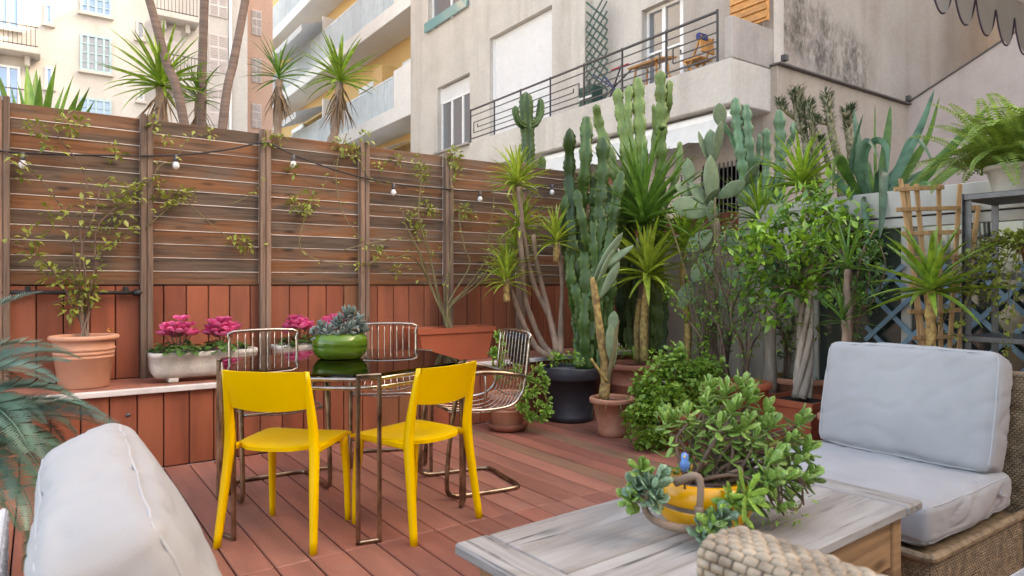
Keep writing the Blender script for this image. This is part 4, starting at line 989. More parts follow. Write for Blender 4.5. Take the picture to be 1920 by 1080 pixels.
# small pot with an old prickly pear stem
D = 5.1; c = PD(1148, 0, D); c.z = 0
t = thing('prickly_stem_pot', 'old bare stem with blue grey pads in a small terracotta pot', 'plant', c)
pot(t, c, .155, .105, .285, K['terra'], .04, .018, foot=.012)
trunk(t, [PD(1132, 750, D), PD(1135, 690, D+.03), PD(1122, 600, D), PD(1114, 540, D), PD(1110, 520, D)], (.042, .036, .03, .026, .02), 'barkorange')
trunk(t, [PD(1130, 740, D+.02), PD(1142, 700, D), PD(1150, 660, D-.02), PD(1158, 600, D)], (.022, .018, .016), 'twig')
trunk(t, [PD(1138, 715, D-.02), PD(1120, 690, D-.03), PD(1108, 672, D-.03)], (.012, .009), 'barkorange')
def pad_mesh():
    mb = MB(); n_, k_ = 10, 14
    for i in range(n_+1):
        q = i/n_; w_ = math.sin(math.pi*min(1, q*.97+.03))**.75*(.62+.38*q)
        for j in range(k_):
            a = 2*math.pi*j/k_; mb.v.append(Vector((math.cos(a)*w_*.31, math.sin(a)*w_*.055, q))); mb.t.append(abs(math.cos(a))**12*.8)
    for i in range(n_):
        for j in range(k_): mb.f.append((i*k_+j, i*k_+(j+1) % k_, (i+1)*k_+(j+1) % k_, (i+1)*k_+j))
    mb.f.append(tuple(range(k_))[::-1]); mb.f.append(tuple(n_*k_+j for j in range(k_)))
    return withmat(mb.mesh('pad'), K['pad'])
PADM = pad_mesh()
def pad(t, a, b, wf=1.0, turn=0.):
    """a flat cactus pad from its joint a to its tip b, broad side towards -Y unless turned"""
    d = b-a; L = d.length; z = d/L; y = FW - z*FW.dot(z); y.normalize(); y = Matrix.Rotation(turn, 3, z) @ y; x = y.cross(z)
    return place('pad', PADM, t, a, Matrix((x, y, z)).transposed(), (L*min(1.25, wf*1.28), L*.9, L*1.06))
for (x0, y0), (x1, y1), wf, tu in (((1150, 690), (1145, 610), .55, .5), ((1146, 625), (1152, 585), .75, -.3), ((1112, 525), (1165, 440), .35, .6), ((1118, 510), (1185, 462), .3, -.5), ((1120, 530), (1150, 470), .45, .9), ((1125, 560), (1160, 495), .4, .2)): pad(t, PD(x0, y0, D), PD(x1, y1, D-.03), wf, tu)
gm_ = MB()
for _ in range(40):
    a = rnd.uniform(0, 6.28); p = c+Vector((math.cos(a)*.13, math.sin(a)*.13, .27)); gm_.leaf(p, Vector((math.cos(a), math.sin(a), rnd.uniform(-1.5, .9))), UP, rnd.uniform(.06, .16), .006, .1, .7)
gm_.build('dry_grass', K['twig'], t)['kind'] = 'stuff'

# aeonium pot beside the wire chair
D = 5.3; c = PD(952, 0, D); c.z = .0
t = thing('aeonium_pot', 'trailing green aeonium in a ribbed terracotta pot by the wire chair', 'plant', c)
pot(t, c+Vector((0, 0, .01)), .145, .115, .28, K['terra'], .05, .012, ridges=(.15, .18), saucer=.16, smat=K['terra_dark'])
for pts in (((948, 720), (940, 690), (938, 660), (935, 635)), ((955, 720), (965, 690), (962, 668)), ((975, 725), (995, 700), (1010, 690), (1020, 720)), ((970, 720), (985, 740), (985, 770), (995, 785)), ((975, 722), (1000, 715), (1022, 740), (1028, 775)), ((940, 720), (925, 700), (925, 665))):
    p = cr([PD(x, y, D-.1) for x, y in pts], 5); MB().tube(p, [.010, .008], 6).build('stem', K['barkorange'], t)
    for q in range(3, len(p), 3): rosette(t, p[q], 9, .05, FL_aeon, 60, -10, .02, 15, (rnd.uniform(-.5, .5), -.7, .6))
    rosette(t, p[-1], 16, .062, FL_aeon, 80, -15, .02, 12, (rnd.uniform(-.3, .3), -.5, .8))
for x, y in ((975, 765), (990, 780), (1005, 760), (1022, 770), (985, 745), (1012, 785), (965, 700), (1000, 735)): rosette(t, PD(x, y, D-.17), 14, .06, FL_aeon, 75, -20, .02, 12, (rnd.uniform(-.4, .4), -.9, .35))

# brown terracotta pot with a yucca and rosemary
D = 5.75; c = PD(1190, 0, D); c.z = 0
t = thing('potted_yucca', 'short yucca with scarred trunk in a wide brown terracotta pot', 'plant', c, 0, 'yuccas among the cacti')
pot(t, c, .225, .17, .47, K['terra_dark'], .05, .02, ridges=(.3,))
trunk(t, [PD(1208, 680, D), PD(1207, 610, D+.03), PD(1212, 545, D), PD(1214, 515, D)], (.036, .034, .028, .022), 'barkorange'); trunk(t, [PD(1196, 680, D+.1), PD(1194, 620, D+.12), PD(1200, 560, D+.1)], (.034, .03, .026), 'barkorange')
rosette(t, PD(1214, 520, D), 60, .52, BL['lime'], 86, -14, .05, 8)
foliage(t, [(PD(x, 662, D-.08), .06) for x in (1160, 1175, 1188, 1215)], .035, .006, 'leaf', 140, up=1.2)

# big spiky yucca behind
D = 6.0; c = PD(1206, 0, D); c.z = LZ*0
t = thing('spiky_yucca', 'large dark green spiky yucca rising behind the short scarred yucca', 'plant', c, 0, 'yuccas among the cacti')
trunk(t, [Vector((c.x, c.y, 0)), PD(1206, 600, D), PD(1206, 440, D)], (.05, .045, .04), 'bark'); rosette(t, PD(1206, 425, D), 90, .78, BL['deep'], 88, -8, .10, 7, pw=.8)
D = 5.9; c = PD(1286, 0, D); c.z = 0
t = thing('slender_yucca', 'slim yucca on a tall ringed stem before the beige glass', 'plant', c, 0, 'yuccas among the cacti')
pot(t, c, .14, .11, .3, K['terra_dark']); trunk(t, [c+Vector((0, 0, .25)), PD(1290, 620, D), PD(1284, 560, D), PD(1280, 500, D), PD(1286, 470, D)], (.036, .03, .028, .022), 'barkorange'); rosette(t, PD(1287, 470, D), 50, .50, BL['yucca'], 86, 0, .05, 8)

# tall candelabra cactus in the fence corner
D = 6.25; c = PD(1200, 0, D); c.z = LZ; c.y = min(c.y, 5.0)
t = thing('candelabra_cactus', 'tallest pale green candelabra cactus, rising from the ledge corner', 'cactus', c)
for pts, r_ in ((((1180, 655), (1172, 520), (1165, 400), (1150, 310), (1125, 240), (1117, 195)), 0.068), (((1190, 655), (1185, 500), (1178, 380), (1172, 280), (1160, 190), (1158, 165)), 0.072), (((1215, 655), (1215, 500), (1205, 360), (1200, 250), (1195, 145)), 0.085), (((1232, 655), (1235, 500), (1238, 360), (1240, 240), (1238, 132)), 0.077), (((1200, 400), (1188, 300), (1178, 220), (1180, 160)), 0.055), (((1240, 240), (1250, 215), (1255, 180), (1255, 150)), 0.043), (((1205, 655), (1200, 560), (1190, 480)), 0.072), (((1240, 660), (1244, 580), (1245, 520)), 0.072), (((1225, 450), (1250, 380), (1270, 320), (1275, 265)), 0.047), (((1172, 480), (1158, 420), (1146, 365)), 0.051), (((1222, 300), (1228, 240), (1225, 195)), 0.038), (((1170, 650), (1163, 580), (1162, 500)), 0.068)):
    column(t, [PD(x, y, D+rnd.uniform(-.08, .1)) for x, y in pts], r_, 4, 'cactus_light' if pts[-1][1] < 300 else 'cactus', .30, .17)
# column cactus peeping over the fence
c = PV(990, 300, 5.75); c.z = -.25
t = thing('column_cactus', 'three armed column cactus peeping over the timber fence', 'cactus', c)
column(t, [c, PV(990, 300, 5.75), PV(988, 240, 5.75), PV(986, 172, 5.75)], .075, 6, 'cactus', .1); column(t, [PV(988, 238, 5.75), PV(975, 232, 5.72), PV(968, 218, 5.72), PV(966, 198, 5.72)], .042, 6); column(t, [PV(992, 238, 5.75), PV(1006, 228, 5.72), PV(1013, 210, 5.72), PV(1014, 184, 5.72)], .045, 6); column(t, [PV(1010, 320, 5.75), PV(1016, 310, 5.75), PV(1016, 292, 5.75)], .05, 6)

# prickly pear
D = 5.75; c = PD(1340, 0, D); c.z = 0
t = thing('prickly_pear', 'prickly pear with grey green pads on a thick brown trunk', 'cactus', c)
pot(t, c, .16, .12, .34, K['terra_dark'])
trunk(t, [c+Vector((0, 0, .3)), PD(1328, 620, D), PD(1338, 560, D), PD(1345, 480, D), PD(1340, 410, D)], (.075, .07, .055, .045, .035), 'bark')
for (x0, y0), (x1, y1), wf, tu in (((1338, 425), (1334, 378), .75, .2), ((1334, 400), (1264, 382), .85, .1), ((1330, 385), (1295, 345), .9, .5), ((1300, 365), (1268, 348), 1.1, .3), ((1295, 350), (1288, 298), .75, .0), ((1336, 392), (1332, 295), .65, .5), ((1345, 372), (1395, 342), .8, .2), ((1328, 305), (1310, 248), .72, .9), ((1335, 302), (1332, 245), .75, -.4), ((1340, 305), (1352, 230), .62, .7), ((1352, 240), (1348, 195), 1.0, .1), ((1320, 385), (1345, 355), .8, .6), ((1336, 480), (1300, 525), .9, .2), ((1330, 470), (1322, 520), .9, .7), ((1350, 470), (1372, 430), .6, .4), ((1345, 560), (1310, 600), .7, .3), ((1338, 430), (1290, 470), .8, .3), ((1345, 440), (1395, 480), .8, .5), ((1350, 500), (1398, 545), .75, .1), ((1340, 520), (1345, 590), .7, .9), ((1300, 525), (1275, 575), .8, .2), ((1395, 350), (1420, 310), .75, .4)): pad(t, PD(x0, y0, D), PD(x1, y1, D-rnd.uniform(0, .12)), wf, tu)
trunk(t, [c+Vector((.08, -.1, .3)), PD(1342, 560, D-.2), PD(1340, 440, D-.2), PD(1341, 370, D-.2)], (.009, .007), 'twig', name='cane')
trunk(t, [c+Vector((-.1, -.1, .3)), PD(1300, 560, D-.2), PD(1270, 460, D-.2), PD(1250, 400, D-.2)], (.009, .007), 'twig', name='cane')

# corky trunk and slim shrubs behind the ficus
D = 5.35; c = PD(1444, 0, D); c.z = 0
t = thing('corky_cactus', 'old column cactus with a pale corky trunk beside the ficus', 'cactus', c); pot(t, c, .15, .12, .3, K['plastic_terra'])
trunk(t, [c+Vector((0, 0, .25)), PD(1443, 640, D), PD(1447, 560, D)], (.055, .05, .045), 'corky', 12); column(t, [PD(1447, 570, D), PD(1445, 500, D), PD(1448, 440, D)], .06, 6, 'cactus_blue'); column(t, [PD(1447, 560, D+.04), PD(1462, 500, D+.06), PD(1460, 450, D+.06)], .05, 6, 'cactus_blue')
def slim_shrub(label, px, D, stems, lm_, n_, L=.03, W=.018):
    c = PD(px, 0, D); c.z = 0; t = thing('slim_shrub', label, 'shrub', c, 0, 'slim shrubs before the glass wall'); pot(t, c, .14, .11, .33, K['plastic_terra'])
    lm = MB()
    for pts in stems:
        p = [c+Vector((rnd.uniform(-.04, .04), rnd.uniform(-.04, .04), .28))]+[PD(x, y, D+rnd.uniform(-.12, .12)) for x, y in pts]; q = cr(p, 6); MB().tube(q, [.012, .007, .004], 6).build('stem', K['twigbrown'], t)
        for i in range(4, len(q)):
            if rnd.random() < .7: scatter(lm, q[i], .05, n_, L, W, .2)
    lm.build('foliage', K[lm_], t)['kind'] = 'stuff'; return t
slim_shrub('thin twiggy shrub climbing in front of the prickly pear trunk', 1360, 5.4, (((1345, 600), (1330, 520), (1310, 440), (1345, 400)), ((1370, 600), (1390, 540), (1415, 510), (1425, 500)), ((1355, 600), (1372, 520), (1360, 440), (1390, 400)), ((1365, 620), (1400, 590), (1405, 520), (1400, 450)), ((1350, 620), (1320, 580), (1300, 560)), ((1370, 620), (1360, 560), (1330, 500), (1285, 480))), 'leaf_dark', 8)
slim_shrub('thin shrub with dull leaves standing between corky cactus and prickly pear', 1400, 5.2, (((1385, 640), (1370, 590), (1385, 520), (1410, 480)), ((1405, 640), (1415, 580), (1405, 530), (1430, 480)), ((1410, 650), (1425, 620), (1420, 560)), ((1390, 640), (1350, 610), (1320, 590)), ((1400, 640), (1392, 560), (1380, 470))), 'leaf', 8)
slim_shrub('leafy thin shrub at the foot of the pale corky cactus', 1475, 5.55, (((1480, 640), (1490, 580), (1475, 520)), ((1470, 640), (1455, 590), (1440, 540), (1450, 480)), ((1475, 640), (1500, 600), (1520, 570)), ((1472, 630), (1425, 600), (1400, 570))), 'leaf_dark', 9, .045, .025)
slim_shrub('small leaved shrub in front of the slender yucca stem', 1318, 5.5, (((1310, 640), (1295, 580), (1280, 520)), ((1320, 640), (1330, 560), (1310, 500), (1290, 450)), ((1322, 640), (1345, 590), (1365, 540), (1350, 470)), ((1315, 640), (1290, 600), (1262, 560), (1250, 540)), ((1318, 640), (1320, 540), (1340, 460), (1375, 420))), 'leaf', 9, .036, .022)
slim_shrub('wispy shrub growing between the ficus and the wooden trellis', 1600, 4.55, (((1595, 600), (1600, 540), (1580, 470)), ((1610, 600), (1630, 520), (1620, 460)), ((1600, 610), (1640, 560), (1660, 500), (1650, 460)), ((1590, 600), (1570, 560), (1565, 500)), ((1600, 590), (1615, 480), (1640, 430))), 'leaf_dark', 9, .05, .026)

# ------------------------------------------------------------------ ficus, round pots, bush
D = 4.95; c = PD(1503, 0, D); c.z = 0
t = thing('ficus_tree', 'bushy ficus with braided pale trunk in a square terracotta planter', 'tree', c)
m_ = MB(); Hs = .31
def sq(z, hw): return [c+Vector((sx*hw, sy*hw, z)) for sx, sy in ((-1, -1), (1, -1), (1, 1), (-1, 1))]
rows = [sq(0, .165), sq(.02, .17), sq(Hs-.05, .195), sq(Hs-.045, .212), sq(Hs, .214), sq(Hs, .192), sq(Hs-.04, .185)]
m_.add([v for r in rows for v in r], [(0, 3, 2, 1)]+[(i*4+k, i*4+(k+1) % 4, i*4+4+(k+1) % 4, i*4+4+k) for i in range(6) for k in range(4)]); pl_ = m_.build('planter', K['plastic_terra'], t, False)
MB().box(c+Vector((0, 0, Hs-.04)), (.37, .37, .02)).build('soil', K['soil'], t, False)
for sgn, ax in ((Vector((0, -.178, .14)), (.22, .012, .14)), (Vector((-.178, 0, .14)), (.012, .22, .14))): MB().box(c+sgn, ax, (R(5) if ax[0] > .1 else 0, R(-5) if ax[0] < .1 else 0, 0), .004).build('side_panel', K['plastic_terra'], pl_, False)
for k in range(5):
    a0 = k*1.257; pts = []
    for i in range(9):
        q = i/8; y = 745-(745-500)*q; r_ = .045*(1-.25*q); a = a0+q*4.2; p = PD(1503+8*math.sin(q*2.5), y, D); pts.append(p+Vector((math.cos(a)*r_, math.sin(a)*r_, 0)))
    trunk(t, pts, (.03, .02, .018), 'corky', 8, sub=3)
cl = []; tops = ((1420, 470, .0), (1460, 420, .1), (1510, 400, .0), (1560, 410, .05), (1590, 460, .0), (1440, 520, -.1), (1500, 450, -.2), (1540, 480, -.15), (1480, 490, -.15), (1530, 440, .15), (1600, 420, .1), (1455, 455, .2), (1480, 540, -.1), (1570, 520, .1), (1425, 440, .05), (1555, 385, .05), (1500, 520, -.1), (1405, 490, -.1), (1400, 450, .0), (1625, 445, .0), (1640, 480, .05), (1415, 555, -.05), (1440, 585, -.1), (1535, 545, -.1), (1590, 555, .0), (1520, 372, .1), (1475, 385, .1))
for x, y, dd in tops:
    p = PD(x, y, D+dd); trunk(t, [PD(1503, 545, D), PD((1503+x)/2, (520+y)/2, D+dd*.6), p], (.013, .008, .005), 'bark', 6, 'branch'); cl.append((p, rnd.uniform(.08, .15)))
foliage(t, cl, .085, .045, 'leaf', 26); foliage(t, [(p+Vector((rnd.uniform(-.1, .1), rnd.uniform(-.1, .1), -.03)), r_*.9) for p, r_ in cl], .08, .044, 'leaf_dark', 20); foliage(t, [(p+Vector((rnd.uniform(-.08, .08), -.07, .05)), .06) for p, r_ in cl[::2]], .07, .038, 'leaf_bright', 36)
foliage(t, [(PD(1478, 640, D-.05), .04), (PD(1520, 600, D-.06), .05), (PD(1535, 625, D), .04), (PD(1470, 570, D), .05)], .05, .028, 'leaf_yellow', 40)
for px, D, rt, h, lab in ((1501, 5.42, .235, .40, 'wide round terracotta pot standing behind the square ficus planter'), (1400, 5.0, .16, .42, 'round terracotta pot with sprouting bulbs behind the geranium bush')):
    c = PD(px, 0, D); c.z = 0; t = thing('bulb_pot', lab, 'plant', c, 0, 'round pots by the glass wall'); pot(t, c, rt, rt*.75, h, K['terra'] if rt > .2 else K['plastic_terra'], .05, .02)
    sp_ = MB()
    for k in range(14): a = rnd.uniform(0, 6.28); r_ = rt*.75*rnd.random()**.5; sp_.leaf(c+Vector((math.cos(a)*r_, math.sin(a)*r_, h-.05)), Vector((rnd.uniform(-.3, .3), rnd.uniform(-.3, .3), 1)), Vector((0, -1, 0)), rnd.uniform(.06, .13), .014, .2, .2)
    sp_.build('shoots', K['leaf'], t)['kind'] = 'stuff'
D = 4.75; c = PD(1262, 0, D); c.z = 0
t = thing('geranium_bush', 'lush bright green bush spilling from its pot onto the deck', 'shrub', c)
pot(t, c, .17, .13, .26, K['terra_dark'])
cl = [(PD(x, y, D+d_), r_) for x, y, d_, r_ in ((1200, 770, -.1, .10), (1215, 720, .0, .11), (1250, 690, .05, .12), (1290, 700, .1, .13), (1230, 810, -.15, .10), (1205, 815, -.15, .08), (1260, 750, -.1, .14), (1310, 740, .0, .13), (1270, 665, .1, .08), (1320, 690, .15, .1), (1235, 760, -.1, .12), (1190, 790, -.05, .07), (1290, 800, -.1, .12), (1340, 760, .05, .1), (1225, 745, 0, .1), (1335, 700, .15, .09), (1215, 835, -.15, .06), (1245, 830, -.12, .08))]
for p, r_ in cl[::2]: MB().tube([c+Vector((0, 0, .24)), (c+p)/2+Vector((0, 0, .2)), p], .006, 5).build('stem', K['twig'], t)
cl = [(p, r_*1.18) for p, r_ in cl]; foliage(t, cl, .042, .036, 'leaf_bright', 95); foliage(t, [(p+Vector((0, .04, -.03)), r_) for p, r_ in cl], .036, .03, 'leaf', 70)

# ------------------------------------------------------------------ plants in the wall planter
def wp(px): p = PU(px, 500, WU+.14); p.z = TOPZ+.15; return p
c = wp(1395); D_ = (c-O).dot(FW)
t = thing('blue_cactus', 'blue green many armed column cactus at the corner of the wall planter', 'cactus', c)
for pts, r_ in ((((1402, 440), (1400, 380), (1390, 300), (1382, 240), (1378, 182)), .058), (((1412, 440), (1415, 360), (1405, 280), (1398, 195)), .056), (((1396, 330), (1375, 265), (1360, 240), (1352, 215)), .03), (((1425, 440), (1432, 360), (1437, 300), (1436, 240)), .048), (((1455, 440), (1460, 350), (1463, 270), (1460, 205)), .06), (((1465, 300), (1480, 270), (1488, 250), (1487, 228)), .035), (((1398, 440), (1394, 400), (1388, 340)), .052), (((1415, 340), (1422, 290), (1424, 250)), .03), (((1448, 440), (1440, 390), (1446, 330)), .045)):
    column(t, [PD(x, y, D_+rnd.uniform(-.05, .05)) if i else PD(x, y, D_)*1 for i, (x, y) in enumerate(pts)], r_*1.12, 4, 'cactus_blue', .34, .13)
c = wp(1530); D_ = (c-O).dot(FW)
t = thing('cholla_cactus', 'grey knobbly cholla cactus with crooked leafy tipped arms', 'cactus', c); lv = MB()
for pts, r_ in ((((1525, 440), (1522, 380), (1515, 300), (1505, 230), (1498, 165)), .034), (((1530, 430), (1535, 360), (1528, 280), (1520, 215), (1516, 190)), .030), (((1508, 240), (1490, 222), (1470, 205), (1460, 190)), .02), (((1570, 430), (1578, 330), (1562, 260), (1552, 200), (1550, 178)), .034), (((1555, 232), (1540, 230), (1528, 222)), .016), (((1595, 430), (1597, 340), (1595, 280), (1588, 225), (1586, 208)), .034), (((1592, 235), (1597, 215), (1596, 200)), .016), (((1556, 320), (1545, 280), (1537, 255)), .02), (((1498, 250), (1490, 195), (1487, 172)), .02)):
    p = [PD(x, y, D_+rnd.uniform(-.06, .06)) for x, y in pts]; q = cr(p, 8); m_ = MB(); m_.tube(q, [r_*(.8+.25*rnd.random()) for _ in q], 10); m_.build('stem', K['cholla'], t)
    for i in range(len(q)):
        f_ = i/len(q)
        for _ in range(4+int(14*(f_ > .6))):
            a = rnd.uniform(0, 6.28); d = Vector((math.cos(a), math.sin(a), .7)); lv.leaf(q[i]+Vector((math.cos(a), math.sin(a), 0))*r_*.7+Vector((0, 0, rnd.uniform(-.03, .03))), d, UP, .03+.025*(f_ > .6), .008, .1, 0)
lv.build('leaf_spines', K['chollaleaf'], t)['kind'] = 'stuff'
c = wp(1512); t = thing('planter_yucca', 'lime green yucca on a leaning stem before the cholla cactus', 'plant', c, 0, 'yuccas among the cacti'); D_ = (c-O).dot(FW)-.15
trunk(t, [c, PD(1525, 395, D_+.05), PD(1512, 365, D_), PD(1502, 345, D_)], (.026, .024, .022), 'barkorange'); rosette(t, PD(1503, 350, D_), 52, .48, BL['yucca'], 84, -5, .04, 9)
c = wp(1432); t = thing('arching_yucca', 'low yucca with long arching lime leaves beside the blue green cactus', 'plant', c, 0, 'yuccas among the cacti'); D_ = (c-O).dot(FW)-.12
trunk(t, [c, PD(1428, 425, D_), PD(1425, 412, D_)], (.03, .026), 'barkorange'); rosette(t, PD(1425, 415, D_), 40, .50, BL['yucca'], 80, -10, .04, 10)
c = wp(1640); t = thing('strap_leaf_plant', 'big agave like plant with long blue green folded strap leaves', 'plant', c); D_ = (c-O).dot(FW)
def strap(px0, pts, wd, mat='furcraea', dep=0, roll=0.0):
    p = cr([PD(x, y, D_+dep*(i/(len(pts)-1))) for i, (x, y) in enumerate(pts)], 6); n_ = len(p); mb = MB(); vs = []; fs = []; prevs = None
    for i in range(n_):
        q = i/(n_-1); d = (p[min(i+1, n_-1)]-p[max(i-1, 0)]).normalized(); sd_ = d.cross(FW); sd_.normalize() if sd_.length > .05 else None
        if prevs is not None and sd_.dot(prevs) < 0: sd_ = -sd_
        prevs = sd_.copy(); sd_ = Matrix.Rotation(roll, 3, d) @ sd_; nn_ = d.cross(sd_); w_ = wd*.95*(.6+.4*min(1, q*3))*(max(0, 1-max(0, q-.45)/.55))**.6+.002
        vs += [p[i]-sd_*w_/2-nn_*w_*.16, p[i], p[i]+sd_*w_/2-nn_*w_*.16]
    for i in range(n_-1): b = i*3; fs += [(b, b+1, b+4, b+3), (b+1, b+2, b+5, b+4)]
    mb.add(vs, fs); return mb.build('leaf', K[mat], t)
B0 = (1640, 415)
for pts, wd, dep in (([B0, (1655, 330), (1665, 250), (1670, 198)], .075, .1), ([B0, (1680, 330), (1725, 240), (1752, 168)], .07, -.1), ([(1650, 415), (1700, 320), (1740, 260), (1762, 182)], .07, .05), ([(1650, 415), (1720, 345), (1790, 270), (1858, 195)], .085, -.2), ([(1655, 418), (1730, 360), (1800, 310), (1850, 280)], .07, .1), ([B0, (1642, 320), (1641, 260), (1641, 195)], .03, .1), ([B0, (1615, 330), (1608, 250), (1601, 205)], .075, .15), ([B0, (1600, 350), (1600, 290), (1618, 215)], .06, -.1),
                    ([B0, (1625, 300), (1640, 265), (1662, 275), (1665, 325)], .06, -.15), ([B0, (1690, 300), (1712, 260), (1735, 275), (1750, 310)], .05, -.1), ([B0, (1610, 320), (1618, 275), (1632, 265), (1650, 300)], .07, -.2), ([B0, (1650, 345), (1655, 322), (1653, 400), (1648, 450)], .085, -.35), ([(1630, 415), (1625, 385), (1622, 378), (1626, 420), (1630, 455)], .065, -.3), ([B0, (1590, 330), (1575, 300), (1565, 310), (1562, 360)], .075, -.25), ([B0, (1590, 360), (1565, 330), (1548, 345)], .06, -.1), ([B0, (1700, 370), (1735, 345), (1752, 365), (1750, 410)], .06, -.3), ([B0, (1625, 340), (1612, 290)], .06, .1), ([B0, (1660, 350), (1690, 300)], .06, .1), ([B0, (1635, 350), (1625, 300)], .07, 0), ([B0, (1670, 370), (1700, 340), (1730, 320)], .07, .1), ([B0, (1595, 390), (1565, 390)], .05, 0)):
    strap(0, pts, wd, rnd.choice(('furcraea', 'furcraea', 'strap')), dep, rnd.uniform(-.5, .5))

for k in range(16):
    x1 = rnd.uniform(1560, 1790); y1 = rnd.uniform(255, 360)+abs(x1-1650)*.35; xb = rnd.uniform(1625, 1660); strap(0, [(xb, 418), (xb+(x1-xb)*.35, 418-(418-y1)*.5), (x1, y1)], rnd.uniform(.05, .075), rnd.choice(('furcraea', 'strap')), rnd.uniform(-.2, .2), rnd.uniform(-.6, .6))

# lattice on the glass, fan trellis, standing yucca
t = thing('blue_lattice', 'blue grey diamond lattice panel fixed to the glazed wall', 'lattice', (WU-.06, 2, .3)); uL = WU-.03
v0, v1, z0, z1 = .35, 2.62, .35, 1.27; st = .2
def clip(a0, sgn):
    pts = []
    # line v = a0 + sgn*(z-z0)
    za, zb = z0, z1; va, vb = a0, a0+sgn*(z1-z0)
    lo_, hi_ = 0., 1.; dv = vb-va
    for lim, s_ in ((v0, 1), (v1, -1)):
        da = s_*(va-lim); db = s_*(vb-lim)
        if da < 0 and db < 0: return None
        if da < 0: lo_ = max(lo_, da/(da-db))
        if db < 0: hi_ = min(hi_, da/(da-db))
    if hi_-lo_ < .08: return None
    return (va+dv*lo_, za+(zb-za)*lo_), (va+dv*hi_, za+(zb-za)*hi_)
for sgn, off in ((1, 0), (-1, -.012)):
    a0 = v0-1.0
    while a0 < v1+1.0:
        r_ = clip(a0, sgn)
        if r_: (va, za), (vb, zb) = r_; MB().bar((uL+off, va, za), (uL+off, vb, zb), .012, .032, Vector((1, 0, 0)).cross(Vector((0, vb-va, zb-za)).normalized())).build('lath', K['lattice'], t, False)
        a0 += st*1.4
t = thing('fan_trellis', 'honey coloured wooden fan trellis leaning behind the standing yucca', 'trellis', PD(1750, 700, 4.3)-Vector((0, 0, PD(1750, 700, 4.3).z))); D_ = 4.3
for pts in (((1742, 670), (1688, 335)), ((1753, 690), (1718, 345)), ((1765, 690), (1760, 345)), ((1776, 690), (1800, 345)), ((1790, 670), (1835, 385)), ((1733, 690), (1700, 345))):
    a = PD(pts[0][0], pts[0][1]+40, D_); b = PD(pts[1][0], pts[1][1], D_+.12); MB().bar(a, b, .028, .014, FW, .002).build('slat', K['trellis'], t, False)
for y, x0, x1 in ((355, 1676, 1770), (393, 1680, 1830), (438, 1690, 1832), (585, 1702, 1806), (634, 1712, 1800), (485, 1700, 1822), (535, 1705, 1812)):
    k_ = (y-345)/(690-345); dd = D_+.12-.12*k_-.02; MB().bar(PD(x0, y, dd), PD(x1, y-4, dd), .014, .028, UP, .002).build('crossbar', K['trellis'], t, False)
D_ = 3.9; c = PD(1746, 0, D_); c.z = 0; t = thing('standing_yucca', 'single stemmed yucca with broad arching leaves before the fan trellis', 'plant', c, 0, 'yuccas among the cacti')
pot(t, c, .16, .12, .3, K['plastic_terra']); trunk(t, [c+Vector((0, 0, .26)), PD(1746, 640, D_), PD(1745, 590, D_), PD(1746, 545, D_)], (.03, .027, .03, .024), 'barkorange'); rosette(t, PD(1746, 552, D_), 28, .42, blades('yb', 'yucca', .11, (.3, .6, .2), base=.5, taper=1.8), 84, -8, .06, 8); rosette(t, PD(1746, 548, D_), 8, .44, BL['yb'], 20, -14, .0, 6)
D_ = 4.45; c = PD(1578, 0, D_); c.z = 0; t = thing('young_yucca', 'small young yucca by the white frame post next to the armchair', 'plant', c, 0, 'yuccas among the cacti')
pot(t, c, .13, .10, .28, K['terra']); trunk(t, [c+Vector((0, 0, .24)), PD(1585, 640, D_), PD(1582, 600, D_)], (.022, .02), 'bark'); trunk(t, [c+Vector((.03, 0, .24)), PD(1592, 600, D_), PD(1588, 540, D_), PD(1590, 505, D_)], (.026, .024, .022), 'bark'); rosette(t, PD(1580, 608, D_), 22, .30, BL['deep'], 84, -5, .04, 9); rosette(t, PD(1590, 505, D_), 24, .34, BL['deep'], 84, -5, .04, 9)

# slotted steel shelf with a fern and a trailing plant
s0 = PD(1806, 600, 3.95); s0.z = 0
t = thing('steel_shelf', 'grey slotted steel shelving unit standing against the glazed wall', 'shelf', s0)
SW, SD_ = 1.15, .42     # runs towards -Y, depth +X
for du in (0, SD_):
    for dv in (0, -SW):
        p = s0+Vector((du, dv, 0)); m_ = MB(); m_.box(p+Vector((0, 0, .83)), (.036, .004, 1.66)); m_.box(p+Vector((.016 if not du else -.016, -.018 if dv == 0 else .018, .83)), (.004, .036, 1.66)); m_.build('post', K['steel'], t, False)
        h_ = MB()
        for k in range(26): h_.box(p+Vector((0, -.0025 if dv == 0 else -.0025, .06+k*.062)), (.010, .003, .026))
        b_ = h_.build('slot', K['black'], t, False); b_['kind'] = 'stuff'
for z in (1.64, 1.18, .82, .3): MB().box(s0+Vector((SD_/2, -SW/2, z)), (SD_+.01, SW+.01, .034), None, .003).build('shelf_board', K['steel'], t, False)
